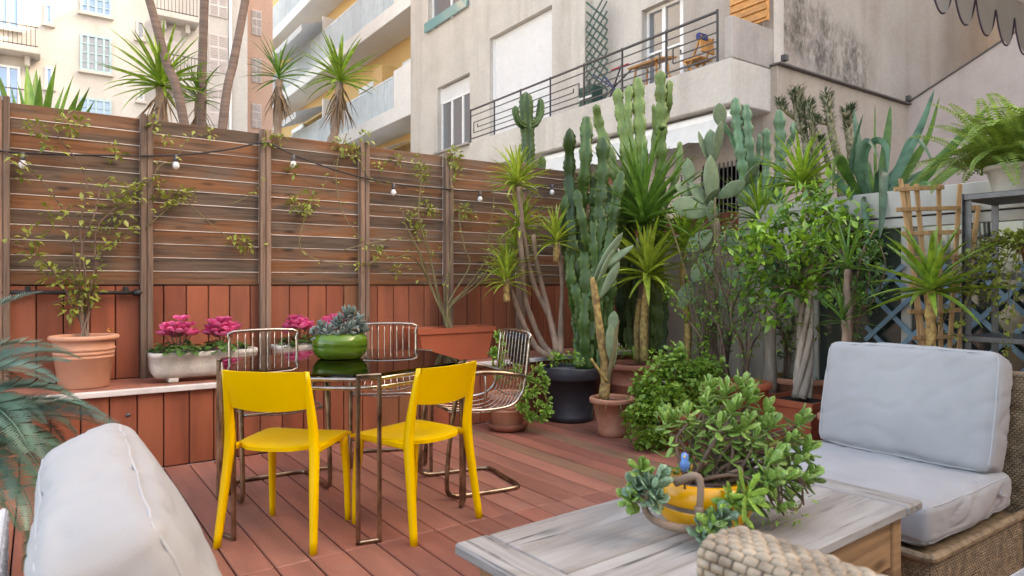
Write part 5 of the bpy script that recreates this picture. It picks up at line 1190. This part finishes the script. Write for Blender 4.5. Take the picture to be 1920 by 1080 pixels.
def frond_mesh(name, mat, n_, W, droop, lw, ang=75, seg=12, dz=.0, vee=.15):
    mb = MB(); pts = []; x = z = 0
    for i in range(seg+1): pts.append(Vector((x, 0, z))); a = droop*(i/seg)**1.3-.35*(1-i/seg); x += math.cos(a)/seg; z -= math.sin(a)/seg
    for a, b, r0_, r1_ in [(pts[i], pts[i+1], .006*(1-i/seg)+.002, .006*(1-(i+1)/seg)+.002) for i in range(seg)]:
        sd_ = Vector((0, 1, 0)); mb.add([a-sd_*r0_, a+sd_*r0_, b+sd_*r1_, b-sd_*r1_], [(0, 1, 2, 3)])
    for k in range(n_):
        q = .08+.92*(k+.5)/n_; i = min(int(q*seg), seg-1); p = pts[i].lerp(pts[i+1], q*seg-i); d = (pts[i+1]-pts[i]).normalized()
        w_ = W*math.sin(math.pi*min(1, .12+q*.86))**.6
        for s in (-1, 1):
            dd = (d*math.cos(R(ang))+Vector((0, s, 0))*math.sin(R(ang))+Vector((0, 0, vee)))
            e = p+dd*w_; mid = p+dd*w_*.5+d*lw*.5; m2 = p+dd*w_*.5-d*lw*.5; mb.add([p, mid, e, m2], [(0, 1, 2, 3)])
    return withmat(mb.mesh(name), K[mat])
FERN = [frond_mesh('frond', 'fern', 26, .13, d_, .034) for d_ in (.9, 1.5, 2.0)]
c = PD(1868, 340, 3.75); c = Vector((s0.x+.19, s0.y-.20, 1.657)); t = thing('hanging_fern', 'lush light green fern overflowing the top of the steel shelf', 'plant', c)
pot(t, c, .15, .11, .16, K['stone'], .03, .01)
for i in range(130):
    az = i*2.39996; el = R(rnd.uniform(8, 84)); L = rnd.uniform(.34, .56); place('frond', FERN[i % 3], t, c+Vector((math.cos(az)*.05, math.sin(az)*.05+rnd.uniform(-.18, .18), .13)), orient(az, el, rnd.uniform(-.3, .3)), (L, L, L))
c = Vector((s0.x+.10, s0.y-.35, 1.198)); t = thing('trailing_plant', 'yellow green trailing plant in a brown pot on the middle shelf', 'plant', c); pot(t, c, .10, .075, .15, K['terra_dark'])
lm = MB()
for k in range(15):
    v_ = rnd.uniform(-.22, .5); p = [c+Vector((0, 0, .13)), c+Vector((-.09, v_*.4, .20)), c+Vector((-.17, v_*.7, .06)), c+Vector((-.20-.05*rnd.random(), v_, -rnd.uniform(.0, .5)))]; q = cr(p, 6); MB().tube(q, [.004, .002], 5).build('stem', K['twig'], t)
    for w_ in q[3:]: scatter(lm, w_, .035, 5, .035, .03, .1)
lm.build('foliage', K['leaf_yellow'], t)['kind'] = 'stuff'
c = Vector((s0.x+.16, s0.y-.75, 1.198)); t = thing('shelf_pot', 'dark square pot with wispy growth on the middle shelf', 'plant', c); pot(t, c, .11, .085, .2, K['anthracite']); foliage(t, [(c+Vector((0, 0, .28)), .12)], .04, .02, 'leaf', 40); MB().tube([c+Vector((0, 0, .17)), c+Vector((.02, 0, .28))], .006, 6).build('stem', K['twig'], t)
c = Vector((3.55, 1.10, .82)); rp = PD(1914, 690, 3.05); c = Vector((s0.x+.12, s0.y-.62, .838)); t = thing('red_pot', 'small red pot with yellow green sprigs on the lower shelf', 'plant', c); pot(t, c, .075, .055, .13, K['redpot'], .02, .006); foliage(t, [(c+Vector((0, 0, .2)), .07)], .035, .02, 'leaf_yellow', 40)

# ================================================================== SEATING
def cushion(t, name, size, puff=.03, seed=0, mat='cushion', n=34, e=.16, wr=.006, M4=None, pipe=True):
    """box cushion: rounded edges, bulging faces, soft wrinkles; local axes, M4 places it"""
    sx, sy, sz = (k/2 for k in size); mb = MB(); M4 = M4 or Matrix.Identity(4); r = min(size)*.24
    def shape(p):
        x, y, z = p; ax = [abs(x), abs(y), abs(z)]
        q = Vector((x*sx, y*sy, z*sz)); inner = Vector((max(-sx+r, min(sx-r, q.x)), max(-sy+r, min(sy-r, q.y)), max(-sz+r, min(sz-r, q.z))))
        d = q-inner
        if d.length > 1e-6: q = inner+d.normalized()*min(r, max(abs(d.x), abs(d.y), abs(d.z)))
        b = puff*Vector(((1-y*y)*(1-z*z)*x, (1-x*x)*(1-z*z)*y, (1-x*x)*(1-y*y)*z))
        k = noise.noise(Vector((q.x*5+seed, q.y*5, q.z*5)))*wr*1.3+noise.noise(Vector((q.x*13+q.z*9, q.y*13-q.z*5+seed, q.z*5)))*wr*.6; cr_ = 1-abs(noise.noise(Vector((q.x*7-q.z*6, q.y*9+q.z*4+seed*2, q.z*6)))); k -= wr*1.1*max(0, cr_-.86)/.14
        nn_ = (Vector((x**3/sx, y**3/sy, z**3/sz))).normalized() if max(ax) > 0 else Vector((0, 0, 1))
        return M4 @ (q+b+nn_*k)
    for ax in range(3):
        for s in (-1, 1):
            def fn(a, b_, ax=ax, s=s):
                c_ = [0, 0, 0]; c_[ax] = s; c_[(ax+1) % 3] = (2*a-1)*s; c_[(ax+2) % 3] = 2*b_-1; return shape(c_)
            mb.grid(fn, n, n)
    me = mb.mesh(name)
    import bmesh
    bm = bmesh.new(); bm.from_mesh(me); bmesh.ops.remove_doubles(bm, verts=bm.verts, dist=.0005); bm.to_mesh(me); bm.free(); me.polygons.foreach_set('use_smooth', [True]*len(me.polygons))
    me.materials.append(K[mat]); o = bpy.data.objects.new(name, me); COL.objects.link(o)
    if t is not None: o.parent = t
    if pipe:
        th = [i for i in range(3) if size[i] == min(size)][0]; o1, o2 = (th+1) % 3, (th+2) % 3
        for s in (-1, 1):
            pts = []
            for k in range(48):
                a = k/48*4; sd_ = int(a); f_ = a-sd_; xy = [(-1+2*f_, -1), (1, -1+2*f_), (1-2*f_, 1), (-1, 1-2*f_)][sd_]
                c_ = [0, 0, 0]; c_[o1], c_[o2] = xy; c_[th] = s*.86; pts.append(shape(c_))
            MB().tube(pts, .0028, 6, closed=True).build('piping', K['piping'], o, local=True)
    return o
def weave(mb, fn, nu, nv, amp=.006):
    """woven strands: each cell is a small raised dome, rows staggered by half"""
    for j in range(nv):
        for i in range(-1, nu):
            off = .5 if j % 2 else 0.
            a0, a1 = (i+off)/nu, (i+1+off)/nu
            a0, a1 = max(0, a0), min(1, a1)
            if a1-a0 < .2/nu: continue
            b0_, b1_ = j/nv, (j+1)/nv; base = len(mb.v); sh_ = rnd.random()**2*.35; amp_ = rnd.uniform(.7, 1.2)
            for y in range(5):
                for x in range(5):
                    fx, fy = (0, .13, .5, .87, 1)[x], (0, .14, .5, .86, 1)[y]; h = amp*((0, .7, 1, .7, 0)[x])*((0, .75, 1, .75, 0)[y])
                    P_, N_ = fn(a0+(a1-a0)*fx, b0_+(b1_-b0_)*fy); mb.v.append(P_+N_*h*amp_); mb.t.append(1. if x in (0, 4) else (.75 if y in (0, 4) else sh_))
            for y in range(4):
                for x in range(4): k = base+y*5+x; mb.f.append((k, k+1, k+6, k+5))
    return mb
def wpanel(t, o_, eu, ev, cu, cv, mat, name='weave', amp=.005):
    o_ = Vector(o_); eu = Vector(eu); ev = Vector(ev); N_ = eu.cross(ev).normalized(); mb = weave(MB(), lambda s, q: (o_+eu*s+ev*q, N_), max(1, round(eu.length/cu)), max(1, round(ev.length/cv)), amp)
    ob = mb.build(name, K[mat], t); ob['kind'] = 'stuff'; return ob
def wbox(t, c, size, mat, cu=.022, cv=.012, faces='xXyYZ', core=True):
    c = Vector(c); x, y, z = (k/2 for k in size)
    if core: MB().box(c, [k-.004 for k in size], None, .006).build('core', K['wicker'] if mat == 'wicker' else K[mat], t, False)
    F_ = {'x': ((-x, y, -z), (0, -2*y, 0), (0, 0, 2*z)), 'X': ((x, -y, -z), (0, 2*y, 0), (0, 0, 2*z)), 'y': ((-x, -y, -z), (2*x, 0, 0), (0, 0, 2*z)), 'Y': ((x, y, -z), (-2*x, 0, 0), (0, 0, 2*z)), 'Z': ((-x, -y, z), (2*x, 0, 0), (0, 2*y, 0))}
    for f_ in faces: a, b, d = F_[f_]; wpanel(t, c+Vector(a), b, d, cu, cv, mat)
def T4(loc, rot=(0, 0, 0)): return Matrix.Translation(Vector(loc)) @ Euler(rot).to_matrix().to_4x4()

# right armchair: faces -X; seat from X 2.30 to 2.92, Y 1.02 to 1.72
ac = thing('wicker_armchair', 'brown wicker lounge chair with white cushions beside the coffee table', 'armchair', (2.7, 1.37, 0))
wbox(ac, (2.69, 1.36, .145), (.80, .74, .25), 'wicker', .016, .0095, 'xy')
MB().bar((2.285, .985, .272), (3.09, .985, .272), .03, .03, UP, .01).build('edge_roll', K['wicker'], ac, False); MB().bar((2.285, .985, .272), (2.285, 1.735, .272), .03, .03, UP, .01).build('edge_roll', K['wicker'], ac, False)
wbox(ac, (3.10, 1.36, .40), (.10, .78, .78), 'wicker', .016, .0095, 'xyZ')
sc_ = cushion(None, 'seat_cushion', (.70, .72, .145), .012, 3, M4=T4((0, 0, 0))); sc_.location = (2.655, 1.365, .36); tag(sc_, 'white box seat cushion on the brown wicker lounge chair', 'cushion')
bc_ = cushion(None, 'back_cushion', (.15, .67, .45), .016, 9, wr=.006, M4=T4((0, 0, 0), (0, R(13), 0))); bc_.location = (2.955, 1.36, .645); tag(bc_, 'white back cushion leaning upright against the brown wicker lounge chair', 'cushion')
tg = MB().box((2.86, .988, .375), (.05, .004, .014), (0, R(20), 0)).build('care_tag', K['piping'], None, False); tg.parent = sc_; tg.location = -Vector(sc_.location)

# coffee table: bleached planks on bare pine boxes
A_ = Vector((.835, 1.437, 0)); ang = R(2.9); ex = Vector((math.cos(ang), math.sin(ang), 0)); ey = Vector((math.sin(ang), -math.cos(ang), 0)); TL, TW, TZ = 1.27, .56, .50
ct = thing('coffee_table', 'low rustic coffee table with bleached plank top and bare pine sides', 'coffee table', A_+ex*TL/2+ey*TW/2)
rm = Matrix.Rotation(ang, 3, 'Z')
def tbox(name, x0, x1, y0, y1, z0, z1, mat, bev=.004, rx=None):
    c_ = A_+ex*(x0+x1)/2+ey*(y0+y1)/2+Vector((0, 0, (z0+z1)/2)); me = withmat(MB().box((0, 0, 0), (x1-x0, y1-y0, z1-z0), None, bev).mesh(name, False), K[mat]); return place(name, me, ct, c_, rm)
th = .028; ew = .10
e_ = tbox('end_plank', 0, ew, -.006, TW+.004, TZ-th-.001, TZ+.0015, 'oldwood', .006); tbox('end_plank', TL-ew, TL, -.004, TW+.003, TZ-th-.001, TZ+.001, 'oldwood', .006)
for o in ct.children:
    if o.name.startswith('end_plank'): o.rotation_euler = (Matrix.Rotation(ang+R(90), 3, 'Z')).to_euler(); o.data = withmat(MB().box((0, 0, 0), (TW+.008, ew, th+.002), None, .006).mesh('end_plank', False), K['oldwood'])
w4 = TW/4
for k, (a, b) in enumerate(((0, .132), (.132, .29), (.29, .42), (.42, TW))): tbox('plank', ew+.002, TL-ew-.002, a+.0012, b-.0012, TZ-th+rnd.uniform(-.001, .0005), TZ+rnd.uniform(-.0015, .0005), 'oldwood', .003)
tbox('apron', .05, TL-.05, .045, .065, TZ-.19, TZ-th-.002, 'pine'); tbox('apron', .05, TL-.05, TW-.065, TW-.045, TZ-.19, TZ-th-.002, 'pine')
for x in (.05, TL-.07): tbox('apron', x, x+.02, .068, TW-.068, TZ-.19, TZ-th-.002, 'pine')
for x in (.045, TL-.10):
    for y in (.038, TW-.093): tbox('leg', x, x+.055, y, y+.055, .0, TZ-th-.003, 'pine', .004)

# yellow bowl with a jade bush on the coffee table
c = PZ(1322, 985, TZ+.001)+FW*.02; c.z = TZ+.001; JD = (c-O).dot(FW)
t = thing('jade_bowl', 'sprawling jade plant in a yellow glazed bowl on the coffee table', 'plant', c)
k_ = 1.0
MB().lathe([(0, 0), (.075, 0), (.095, .006), (.118, .03), (.127, .055), (.124, .062), (.121, .066), (.124, .070), (.128, .078), (.126, .10), (.116, .118), (.107, .124), (.10, .122), (.094, .11), (.0, .098)], c, 48).build('bowl', K['yellow_glaze'], t)
MB().lathe([(.127, .0605), (.1262, .066), (.127, .0715)], c, 48).build('glaze_band', K['bark'], t)
MB().lathe([(0, .108), (.06, .106), (.097, .10)], c, 24).build('soil', K['gravel'], t)
def jade_branch(pts, r0, r1, tips, L=.034, mat=None, mid=True, name='branch'):
    p = cr([PD(x, y, JD+d_) for x, y, d_ in pts], 6); MB().tube(p, [r0, r1], 8).build(name, K['bark'], t); return p
heads = [(1290, 770, -0.02), (1250, 800, 0.0), (1320, 745, 0.03), (1360, 730, 0.05), (1400, 740, 0.08), (1345, 790, -0.05), (1390, 790, -0.02), (1265, 770, 0.06), (1430, 760, 0.1), (1410, 830, -0.03), (1440, 860, -0.03), (1470, 830, 0.02), (1490, 800, 0.06), (1455, 900, -0.06), (1420, 910, -0.09), (1370, 760, 0.0), (1330, 720, 0.1), (1480, 870, 0.0), (1500, 850, 0.06), (1440, 790, 0.0), (1420, 800, 0.05), (1385, 715, 0.1), (1490, 900, -0.02), (1450, 945, -0.08)]
heads = [(x, y+(24 if y < 800 else 8), d_) for x, y, d_ in heads]
for x, y, d_ in heads+[(x+rnd.uniform(-22, 22), y+rnd.uniform(-16, 20), d_+rnd.uniform(-.04, .06)) for x, y, d_ in heads[::2]]:
    p1 = PD(x, y, JD+d_); p0 = c+RT*rnd.choice((-.05, .02, .06))+Vector((0, rnd.uniform(-.02, .02), .10)); mid_ = (p0*.5+p1*.5)+Vector((rnd.uniform(-.03, .03), rnd.uniform(-.03, .03), .03)); MB().tube(cr([p0, mid_, p1], 4), [.006, .0035], 6).build('branch', K['twigbrown'], t)
    if rnd.random() < .25: rosette(t, p1-Vector((0, 0, .03)), 2, .045, FL_old, 10, -40, .0, 20)
    dr = ((p1-p0).normalized()+Vector((0, 0, .5))).normalized(); bl = FL_jade
    rosette(t, p1, rnd.randint(8, 12), rnd.uniform(.03, .056), bl, 84, -25, .03, 18, dr)
    for q_ in (.035, .075, .12): rosette(t, p1-dr*q_+Vector((rnd.uniform(-.02, .02), rnd.uniform(-.02, .02), 0)), 4, rnd.uniform(.03, .048), FL_jade, 40, -20, .0, 20, dr)
for (x0, y0), pts, n_, L, bl in (((1290, 890), ((1265, 905, -.12), (1310, 895, -.15), (1312, 960, -.16)), 0, .04, None), ((0, 0), ((1310, 950, -.16), (1315, 985, -.16), (1325, 1000, -.15)), 18, .05, FL_jblue), ((0, 0), ((1312, 995, -.15), (1250, 985, -.15), (1215, 965, -.13), (1205, 930, -.12)), 20, .052, FL_jblue)):
    p = cr([PD(x, y, JD+d_) for x, y, d_ in pts], 6); MB().tube(p, [.011, .008], 8).build('branch', K['bark'], t)
    if bl: rosette(t, p[-1], n_, L, bl, 85, -30, .025, 14, (0, -.3, .8))
for x, y, d_ in ((1190, 915, -.12), (1225, 905, -.13), (1200, 885, -.11), (1180, 940, -.12), (1225, 940, -.14), (1215, 920, -.16), (1330, 985, -.17), (1350, 975, -.16), (1310, 1005, -.17)):
    rosette(t, PD(x, y, JD+d_), 11, .045, FL_jblue if rnd.random() < .6 else FL_jade, 80, -30, .02, 15, (rnd.uniform(-.6, .6), -.6, .6))
    MB().tube([PD(x, y, JD+d_), PD(1212 if x < 1280 else 1318, 940 if x < 1280 else 985, JD-.14)], .005, 6).build('branch', K['bark'], t)
for x, y in ((1400, 930), (1380, 945)): rosette(t, PD(x, y, JD-.16), 12, .07, [fat_leaf('leaf', K['leaf_bright'], .26, th=.12)], 40, -40, .0, 14, (0, -.9, .3))
MB().tube([PD(1390, 935, JD-.155), PD(1390, 880, JD-.1), c+Vector((.05, 0, .11))], .005, 6).build('branch', K['bark'], t)
wr_ = MB()
for k in range(9): a = rnd.uniform(0, 3); p = [PD(1450+rnd.uniform(-30, 20), 900+rnd.uniform(-20, 20), JD-.03)]+[PD(1480+30*math.cos(a+q*1.3)+rnd.uniform(-8, 8), 925+38*math.sin(a+q*1.3)+rnd.uniform(-6, 6), JD-.03+rnd.uniform(-.03, .03)) for q in range(4)]; wr_.tube(cr(p, 5), .0022, 5)
wr_.build('wiry_stems', K['twigbrown'], t)['kind'] = 'stuff'
foliage(t, [(PD(x, y, JD-.03), .03) for x, y in ((1440, 960), (1500, 965), (1490, 900), (1460, 940), (1510, 930))], .022, .010, 'leaf_bright', 90)
bp = PD(1284, 872, JD-.09); t2 = thing('bird_ornament', 'tiny blue ceramic bird perched in the yellow bowl', 'ornament', bp-Vector((0, 0, .02)))
MB().lathe([(0, -.018), (.008, -.014), (.0125, -.004), (.012, .006), (.0085, .013), (.0095, .018), (.0095, .024), (.006, .030), (0, .032)], bp, 16).build('body', K['bluebird'], t2)
MB().bar(bp+Vector((.006, .006, -.006)), bp+Vector((.022, .018, -.018)), .009, .004).build('tail', K['bluebird'], t2, False); MB().lathe([(.003, 0), (0, .008)], bp+Vector((-.008, -.006, .022)), 8).build('beak', K['yellow'], t2); MB().tube([bp-Vector((0, 0, .016)), bp-Vector((0, 0, .06))], .003, 6).build('peg', K['twigbrown'], t2)

# near sofa: pale wicker arm at its end, white seat cushion
ns = thing('wicker_sofa', 'pale woven wicker sofa end close beside the coffee table', 'sofa', (1.6, .3, 0))
ax0, av1, az_ = .885, .735, .715; aw = .13; rr = .035
def armfn(s, q):
    # q runs up the outer face, over the rounded top and down the inner face; s runs along -Y
    L1 = .55; L2 = math.pi*rr/2; L3 = aw-2*rr; tot_ = 2*L1+2*L2+L3; d = q*tot_; y = av1-s*.95
    if d < L1: return Vector((ax0, y, az_-rr-L1+d)), Vector((-1, 0, 0))
    d -= L1
    if d < L2: a = d/rr; return Vector((ax0+rr-rr*math.cos(a), y, az_-rr+rr*math.sin(a))), Vector((-math.cos(a), 0, math.sin(a)))
    d -= L2
    if d < L3: return Vector((ax0+rr+d, y, az_)), Vector((0, 0, 1))
    d -= L3
    if d < L2: a = d/rr; return Vector((ax0+aw-rr+rr*math.sin(a), y, az_-rr+rr*math.cos(a))), Vector((math.sin(a), 0, math.cos(a)))
    d -= L2; return Vector((ax0+aw, y, az_-rr-d)), Vector((1, 0, 0))
MB().box((ax0+aw/2, av1-.475-.0, (az_-.006)/2), (aw-.008, .945, az_-.012), None, rr*.8).build('arm_core', K['wicker_pale'], ns, False)
ob = weave(MB(), armfn, 36, 84, .0085).build('arm_weave', K['wicker_pale'], ns); ob['kind'] = 'stuff'
wpanel(ns, (ax0+aw-.004, av1+.001, .02), (-aw+.008, 0, 0), (0, 0, az_-.055), .022, .0165, 'wicker_pale', 'end_weave')
wbox(ns, (1.68, .22, .14), (1.30, .94, .27), 'wicker_pale', .022, .016, 'YZ')
wbox(ns, (1.66, -.22, .40), (1.32, .10, .62), 'wicker_pale', .022, .016, 'Y')
for k, u_ in enumerate((1.36, 2.00)):
    o = cushion(None, 'seat_cushion', (.64, .82, .145), .026, 20+k, M4=T4((0, 0, 0))); o.location = (u_, .262, .345); tag(o, ('white seat cushion of the near sofa, next to its wicker arm', 'white seat cushion of the near sofa, next to the lounge chair')[k], 'cushion')

# left sofa: white weave back, plump white back cushion
ls = thing('white_wicker_sofa', 'white woven wicker sofa behind the plump white cushion', 'sofa', (.2, 1.6, 0))
wbox(ls, (-.12, 1.42, .31), (.12, 1.10, .60), 'wicker_white', .024, .0125, 'xXYZ'); wbox(ls, (.25, 1.18, .13), (.62, .62, .24), 'wicker_white', .024, .0125, 'XY')
o = cushion(None, 'back_cushion', (.22, .84, .50), .034, 31, wr=.007, M4=T4((0, 0, 0), (R(2), R(-22), R(-2)))); o.location = (.175, 1.68, .50); tag(o, 'plump white back cushion standing on the white wicker sofa', 'cushion')
o = cushion(None, 'seat_cushion', (.56, .62, .15), .026, 33, M4=T4((0, 0, 0))); o.location = (.30, 1.18, .32); tag(o, 'white seat cushion of the white wicker sofa by the plump back cushion', 'cushion')

# cycad beside the left sofa
c = Vector((-.40, 3.02, 0)); t = thing('cycad_palm', 'dark blue green cycad palm with arching feathery fronds by the ledge', 'palm', c); pot(t, c, .17, .14, .30, K['terra']); trunk(t, [c+Vector((0, 0, .26)), c+Vector((0, 0, .55))], (.09, .08), 'palmbark', 12)
CYC = [frond_mesh('frond', 'cycad', 84, .17, d_, .0105, 52, 14, vee=.35) for d_ in (1.0, 1.5, 1.9)]
for i in range(84):
    az = i*2.39996+.4; el = R(70-84*(i/84)**.8+rnd.uniform(-6, 6)); L = rnd.uniform(.56, .74); place('frond', CYC[i % 3], t, c+Vector((math.cos(az)*.05, math.sin(az)*.05, .56)), orient(az, el, rnd.uniform(-.2, .2)), (L, L, L))

# awning of the house, top right
aw_ = thing('scalloped_awning', 'cream awning with dark bound scalloped valance above the seating', 'awning', (3.6, .6, 2.1))
AV, AZ = 1.17, 2.375; A0, A1 = 2.70, 4.55
m_ = MB(); m_.grid(lambda s, q: (A0+(A1-A0)*s, AV-1.6*q, AZ+.02+.42*q), 8, 8); m_.build('canopy', K['awning'], aw_)
SCW = .20
def scal(u_): f_ = (u_/SCW) % 1; return .085+.15*math.sin(math.pi*f_)**.6
m_ = MB(); m_.grid(lambda s, q: (A0+(A1-A0)*s, AV-.012*math.sin((A1-A0)*s/SCW*math.pi)**2, AZ+.02-q*scal((A1-A0)*s)), 180, 3); m_.build('valance', K['awning'], aw_)
MB().tube([(A0+(A1-A0)*s/220, AV-.003, AZ+.02-scal((A1-A0)*s/220)) for s in range(221)], .0035, 6).build('binding', K['purple'], aw_)
MB().tube([(A0, AV-.01, AZ+.015), (A1, AV-.01, AZ+.015)], .014, 8).build('front_bar', K['frame_white'], aw_)
for u_ in (A0+.05, A1-.05): MB().bar((u_, AV-.02, AZ+.005), (u_, -6.42, AZ+.6), .03, .03).build('arm', K['frame_white'], aw_, False)

# ================================================================== BEHIND THE FENCE
def dead_skirt(t, p, n_, L):
    for i in range(n_):
        az = i*2.39996; place('dead_leaf', BL['dead'][i % 2], t, p+Vector((0, 0, -rnd.uniform(0, L*.5))), orient(az, R(-rnd.uniform(45, 85)), 0), (L*rnd.uniform(.7, 1.2), L, L))
for (x, y), Dd, n_, L, dead, lab, bx in (((302, 165), 8.0, 60, .72, 1, 'large green yucca crown above the second fence panel', 302), ((372, 190), 8.5, 34, .5, 1, 'small yucca crown beside the leaning palm trunk', 372), ((523, 150), 8.6, 40, .52, 1, 'yucca with a long skirt of dry leaves before the pink building', 515), ((637, 155), 8.2, 46, .58, 1, 'yucca with a long dry leaf skirt before the yellow balconies', 608)):
    p = PD(x, y, Dd); b_ = PD(bx, 0, Dd); b_.z = -.25; t = thing('tall_yucca', lab, 'plant', b_, 0, 'yuccas growing behind the fence')
    trunk(t, [b_, PD((bx*2+x)/3, 330, Dd), PD(bx*.3+x*.7, 240, Dd), p], (.13, .10, .075, .06) if L > .6 else (.085, .065, .05, .045), 'bark'); rosette(t, p, n_, L, BL['yucca'] if L > .55 else BL['deep'], 88, -12, .08, 7, pw=.8)
    dead_skirt(t, p-Vector((0, 0, .02)), 60 if x > 400 else 34, L*.75)
for (x0, x1), Dd, r_, lab in (((345, 280), 7.6, .05, 'tall bare palm trunk leaning over the large yucca'), ((378, 383), 8.4, .055, 'upright bare palm trunk behind the small yucca'), ((418, 460), 8.0, .05, 'bare palm trunk leaning towards the pink building')):
    p0 = PD(x0, 230, Dd); p1 = PD(x1, 0, Dd+.2); d = (p1-p0); b_ = p0-d*(p0.z+.25)/d.z*.55; b_.z = -.25; tp = p1+d*1.9
    t = thing('palm_tree', lab, 'palm', b_, 0, 'palms behind the fence'); trunk(t, [b_, p0, p0+d*.5+Vector((0, .03, 0)), p1, tp], (r_*1.2, r_, r_*.95, r_*.9), 'palmbark', 12, sub=12, rough=.04)
    for i in range(26): az = i*2.39996; L = rnd.uniform(1.5, 2.0); place('frond', CYC[i % 3], t, tp, orient(az, R(70-90*i/26), 0), (L, L, L))
c = PV(65, 260, 6.6); c.z = -.25; t = thing('giant_agave', 'big agave with broad pointed blades rising behind the first fence panel', 'plant', c)
trunk(t, [c, Vector((c.x, c.y, 1.55))], (.2, .16), 'bark'); D_ = (c-O).dot(FW)
for x0, x1, y1 in ((30, -15, 110), (35, 18, 155), (45, 50, 120), (55, 68, 128), (60, 75, 140), (70, 105, 118), (75, 138, 138), (85, 150, 165), (90, 168, 162), (95, 178, 186), (20, -25, 160), (40, 33, 150), (68, 95, 155), (25, -60, 130), (80, 120, 160)):
    p0 = Vector((c.x, c.y, 1.5)); p1 = PD(x1, y1, D_+rnd.uniform(-.3, .3)); L = (p1-p0).length; d = (p1-p0)/L; az = math.atan2(d.y, d.x); el = math.asin(d.z)
    place('leaf', BL['agave'][0], t, p0, orient(az, el+.04, 0), (L, L*.9, L))

# things on the balcony opposite
c = Vector((HU-.04, 14.3, FZ)); c = PU(1120, 130, HU-.3); c.z = FZ; t = thing('balcony_trellis', 'dark green expanding trellis against the balcony wall', 'trellis', c)
for k in range(-3, 9):
    for sgn in (-1, 1):
        z0 = FZ+.35+k*.26; a = Vector((HU-.33+.01*sgn, c.y-.42*sgn, z0)); b = Vector((HU-.33+.01*sgn, c.y+.42*sgn, z0+.75))
        if a.z < FZ+.1: f_ = (FZ+.1-a.z)/.75; a = a.lerp(b, min(.9, f_))
        MB().bar(a, b, .012, .05, Vector((1, 0, 0)).cross((b-a).normalized())).build('lath', K['darkgreen'], t, False)
c = PU(1222, 130, HU-.75); c.z = FZ; t = thing('balcony_table', 'small orange wooden table standing on the iron railed balcony', 'table', c)
MB().box(c+Vector((0, 0, .72)), (.6, 1.0, .04), (0, R(-12), 0)).build('top', K['orangewood'], t, False)
for sx in (-1, 1):
    for sy in (-1, 1): MB().bar(c+Vector((sx*.24, sy*.42, 0)), c+Vector((sx*.18, -sy*.1+sy*.4, .7)), .04).build('leg', K['orangewood'], t, False)
c2 = c+Vector((.1, -1.25, 0)); t = thing('balcony_chair', 'orange wooden folding chair with navy cloth on the balcony', 'chair', c2)
MB().box(c2+Vector((0, 0, .45)), (.45, .45, .04)).build('seat', K['orangewood'], t, False); MB().box(c2+Vector((0, -.24, .72)), (.42, .04, .36), (R(-12), 0, 0)).build('backrest', K['orangewood'], t, False); MB().box(c2+Vector((-.1, -.2, .88)), (.3, .12, .16), None, .03).build('cloth', K['bluefab'], t, False)
for sx in (-1, 1):
    MB().bar(c2+Vector((sx*.2, -.2, 0)), c2+Vector((sx*.2, .2, .44)), .035).build('leg', K['orangewood'], t, False); MB().bar(c2+Vector((sx*.2, .2, 0)), c2+Vector((sx*.2, -.26, .9)), .035).build('leg', K['orangewood'], t, False)
c3 = PU(1150, 150, HU-.8); c3.z = FZ; t = thing('drying_rack', 'folding clothes rack with a red cloth on the balcony', 'rack', c3)
for s in (-1, 1): MB().bar(c3+Vector((s*.2, -.5, 0)), c3+Vector((-s*.2, .5, .85)), .03).build('leg', K['bluefab'], t, False); MB().bar(c3+Vector((s*.2, .5, 0)), c3+Vector((-s*.2, -.5, .85)), .03).build('leg', K['iron'], t, False)
MB().box(c3+Vector((0, -.25, .87)), (.10, .6, .03), None, .01).build('cloth', K['redthing'], t, False)
c4 = PU(1108, 190, HU-.9); c4.z = FZ; t = thing('green_crate', 'dark green slatted box standing on the balcony floor', 'box', c4)
MB().box(c4+Vector((0, 0, .3)), (.36, .5, .58), None, .01).build('box', K['darkgreen'], t, False)
for k in range(3): MB().box(c4+Vector((-.19, 0, .14+.16*k)), (.02, .46, .05)).build('slat', K['frame_white'] if k == 1 else K['darkgreen'], t, False)

fl_ = MB()
for _ in range(70):
    x, y = rnd.uniform(860, 1250), rnd.uniform(800, 900); p = PZ(x, y, .004)
    if rnd.random() < .35: p = PZ(rnd.uniform(1070, 1110), rnd.uniform(797, 806), .004)
    if p.x > 5 or p.y > 4.6: continue
    a = rnd.uniform(0, 6.28); fl_.leaf(p, Vector((math.cos(a), math.sin(a), .05)), UP, rnd.uniform(.012, .035), rnd.uniform(.006, .014), .2, -.05)
o = fl_.build('fallen_leaves', K['deadleaf'], None); tag(o, 'scattered dry leaves lying on the red deck by the pots', 'leaves', kind='stuff')
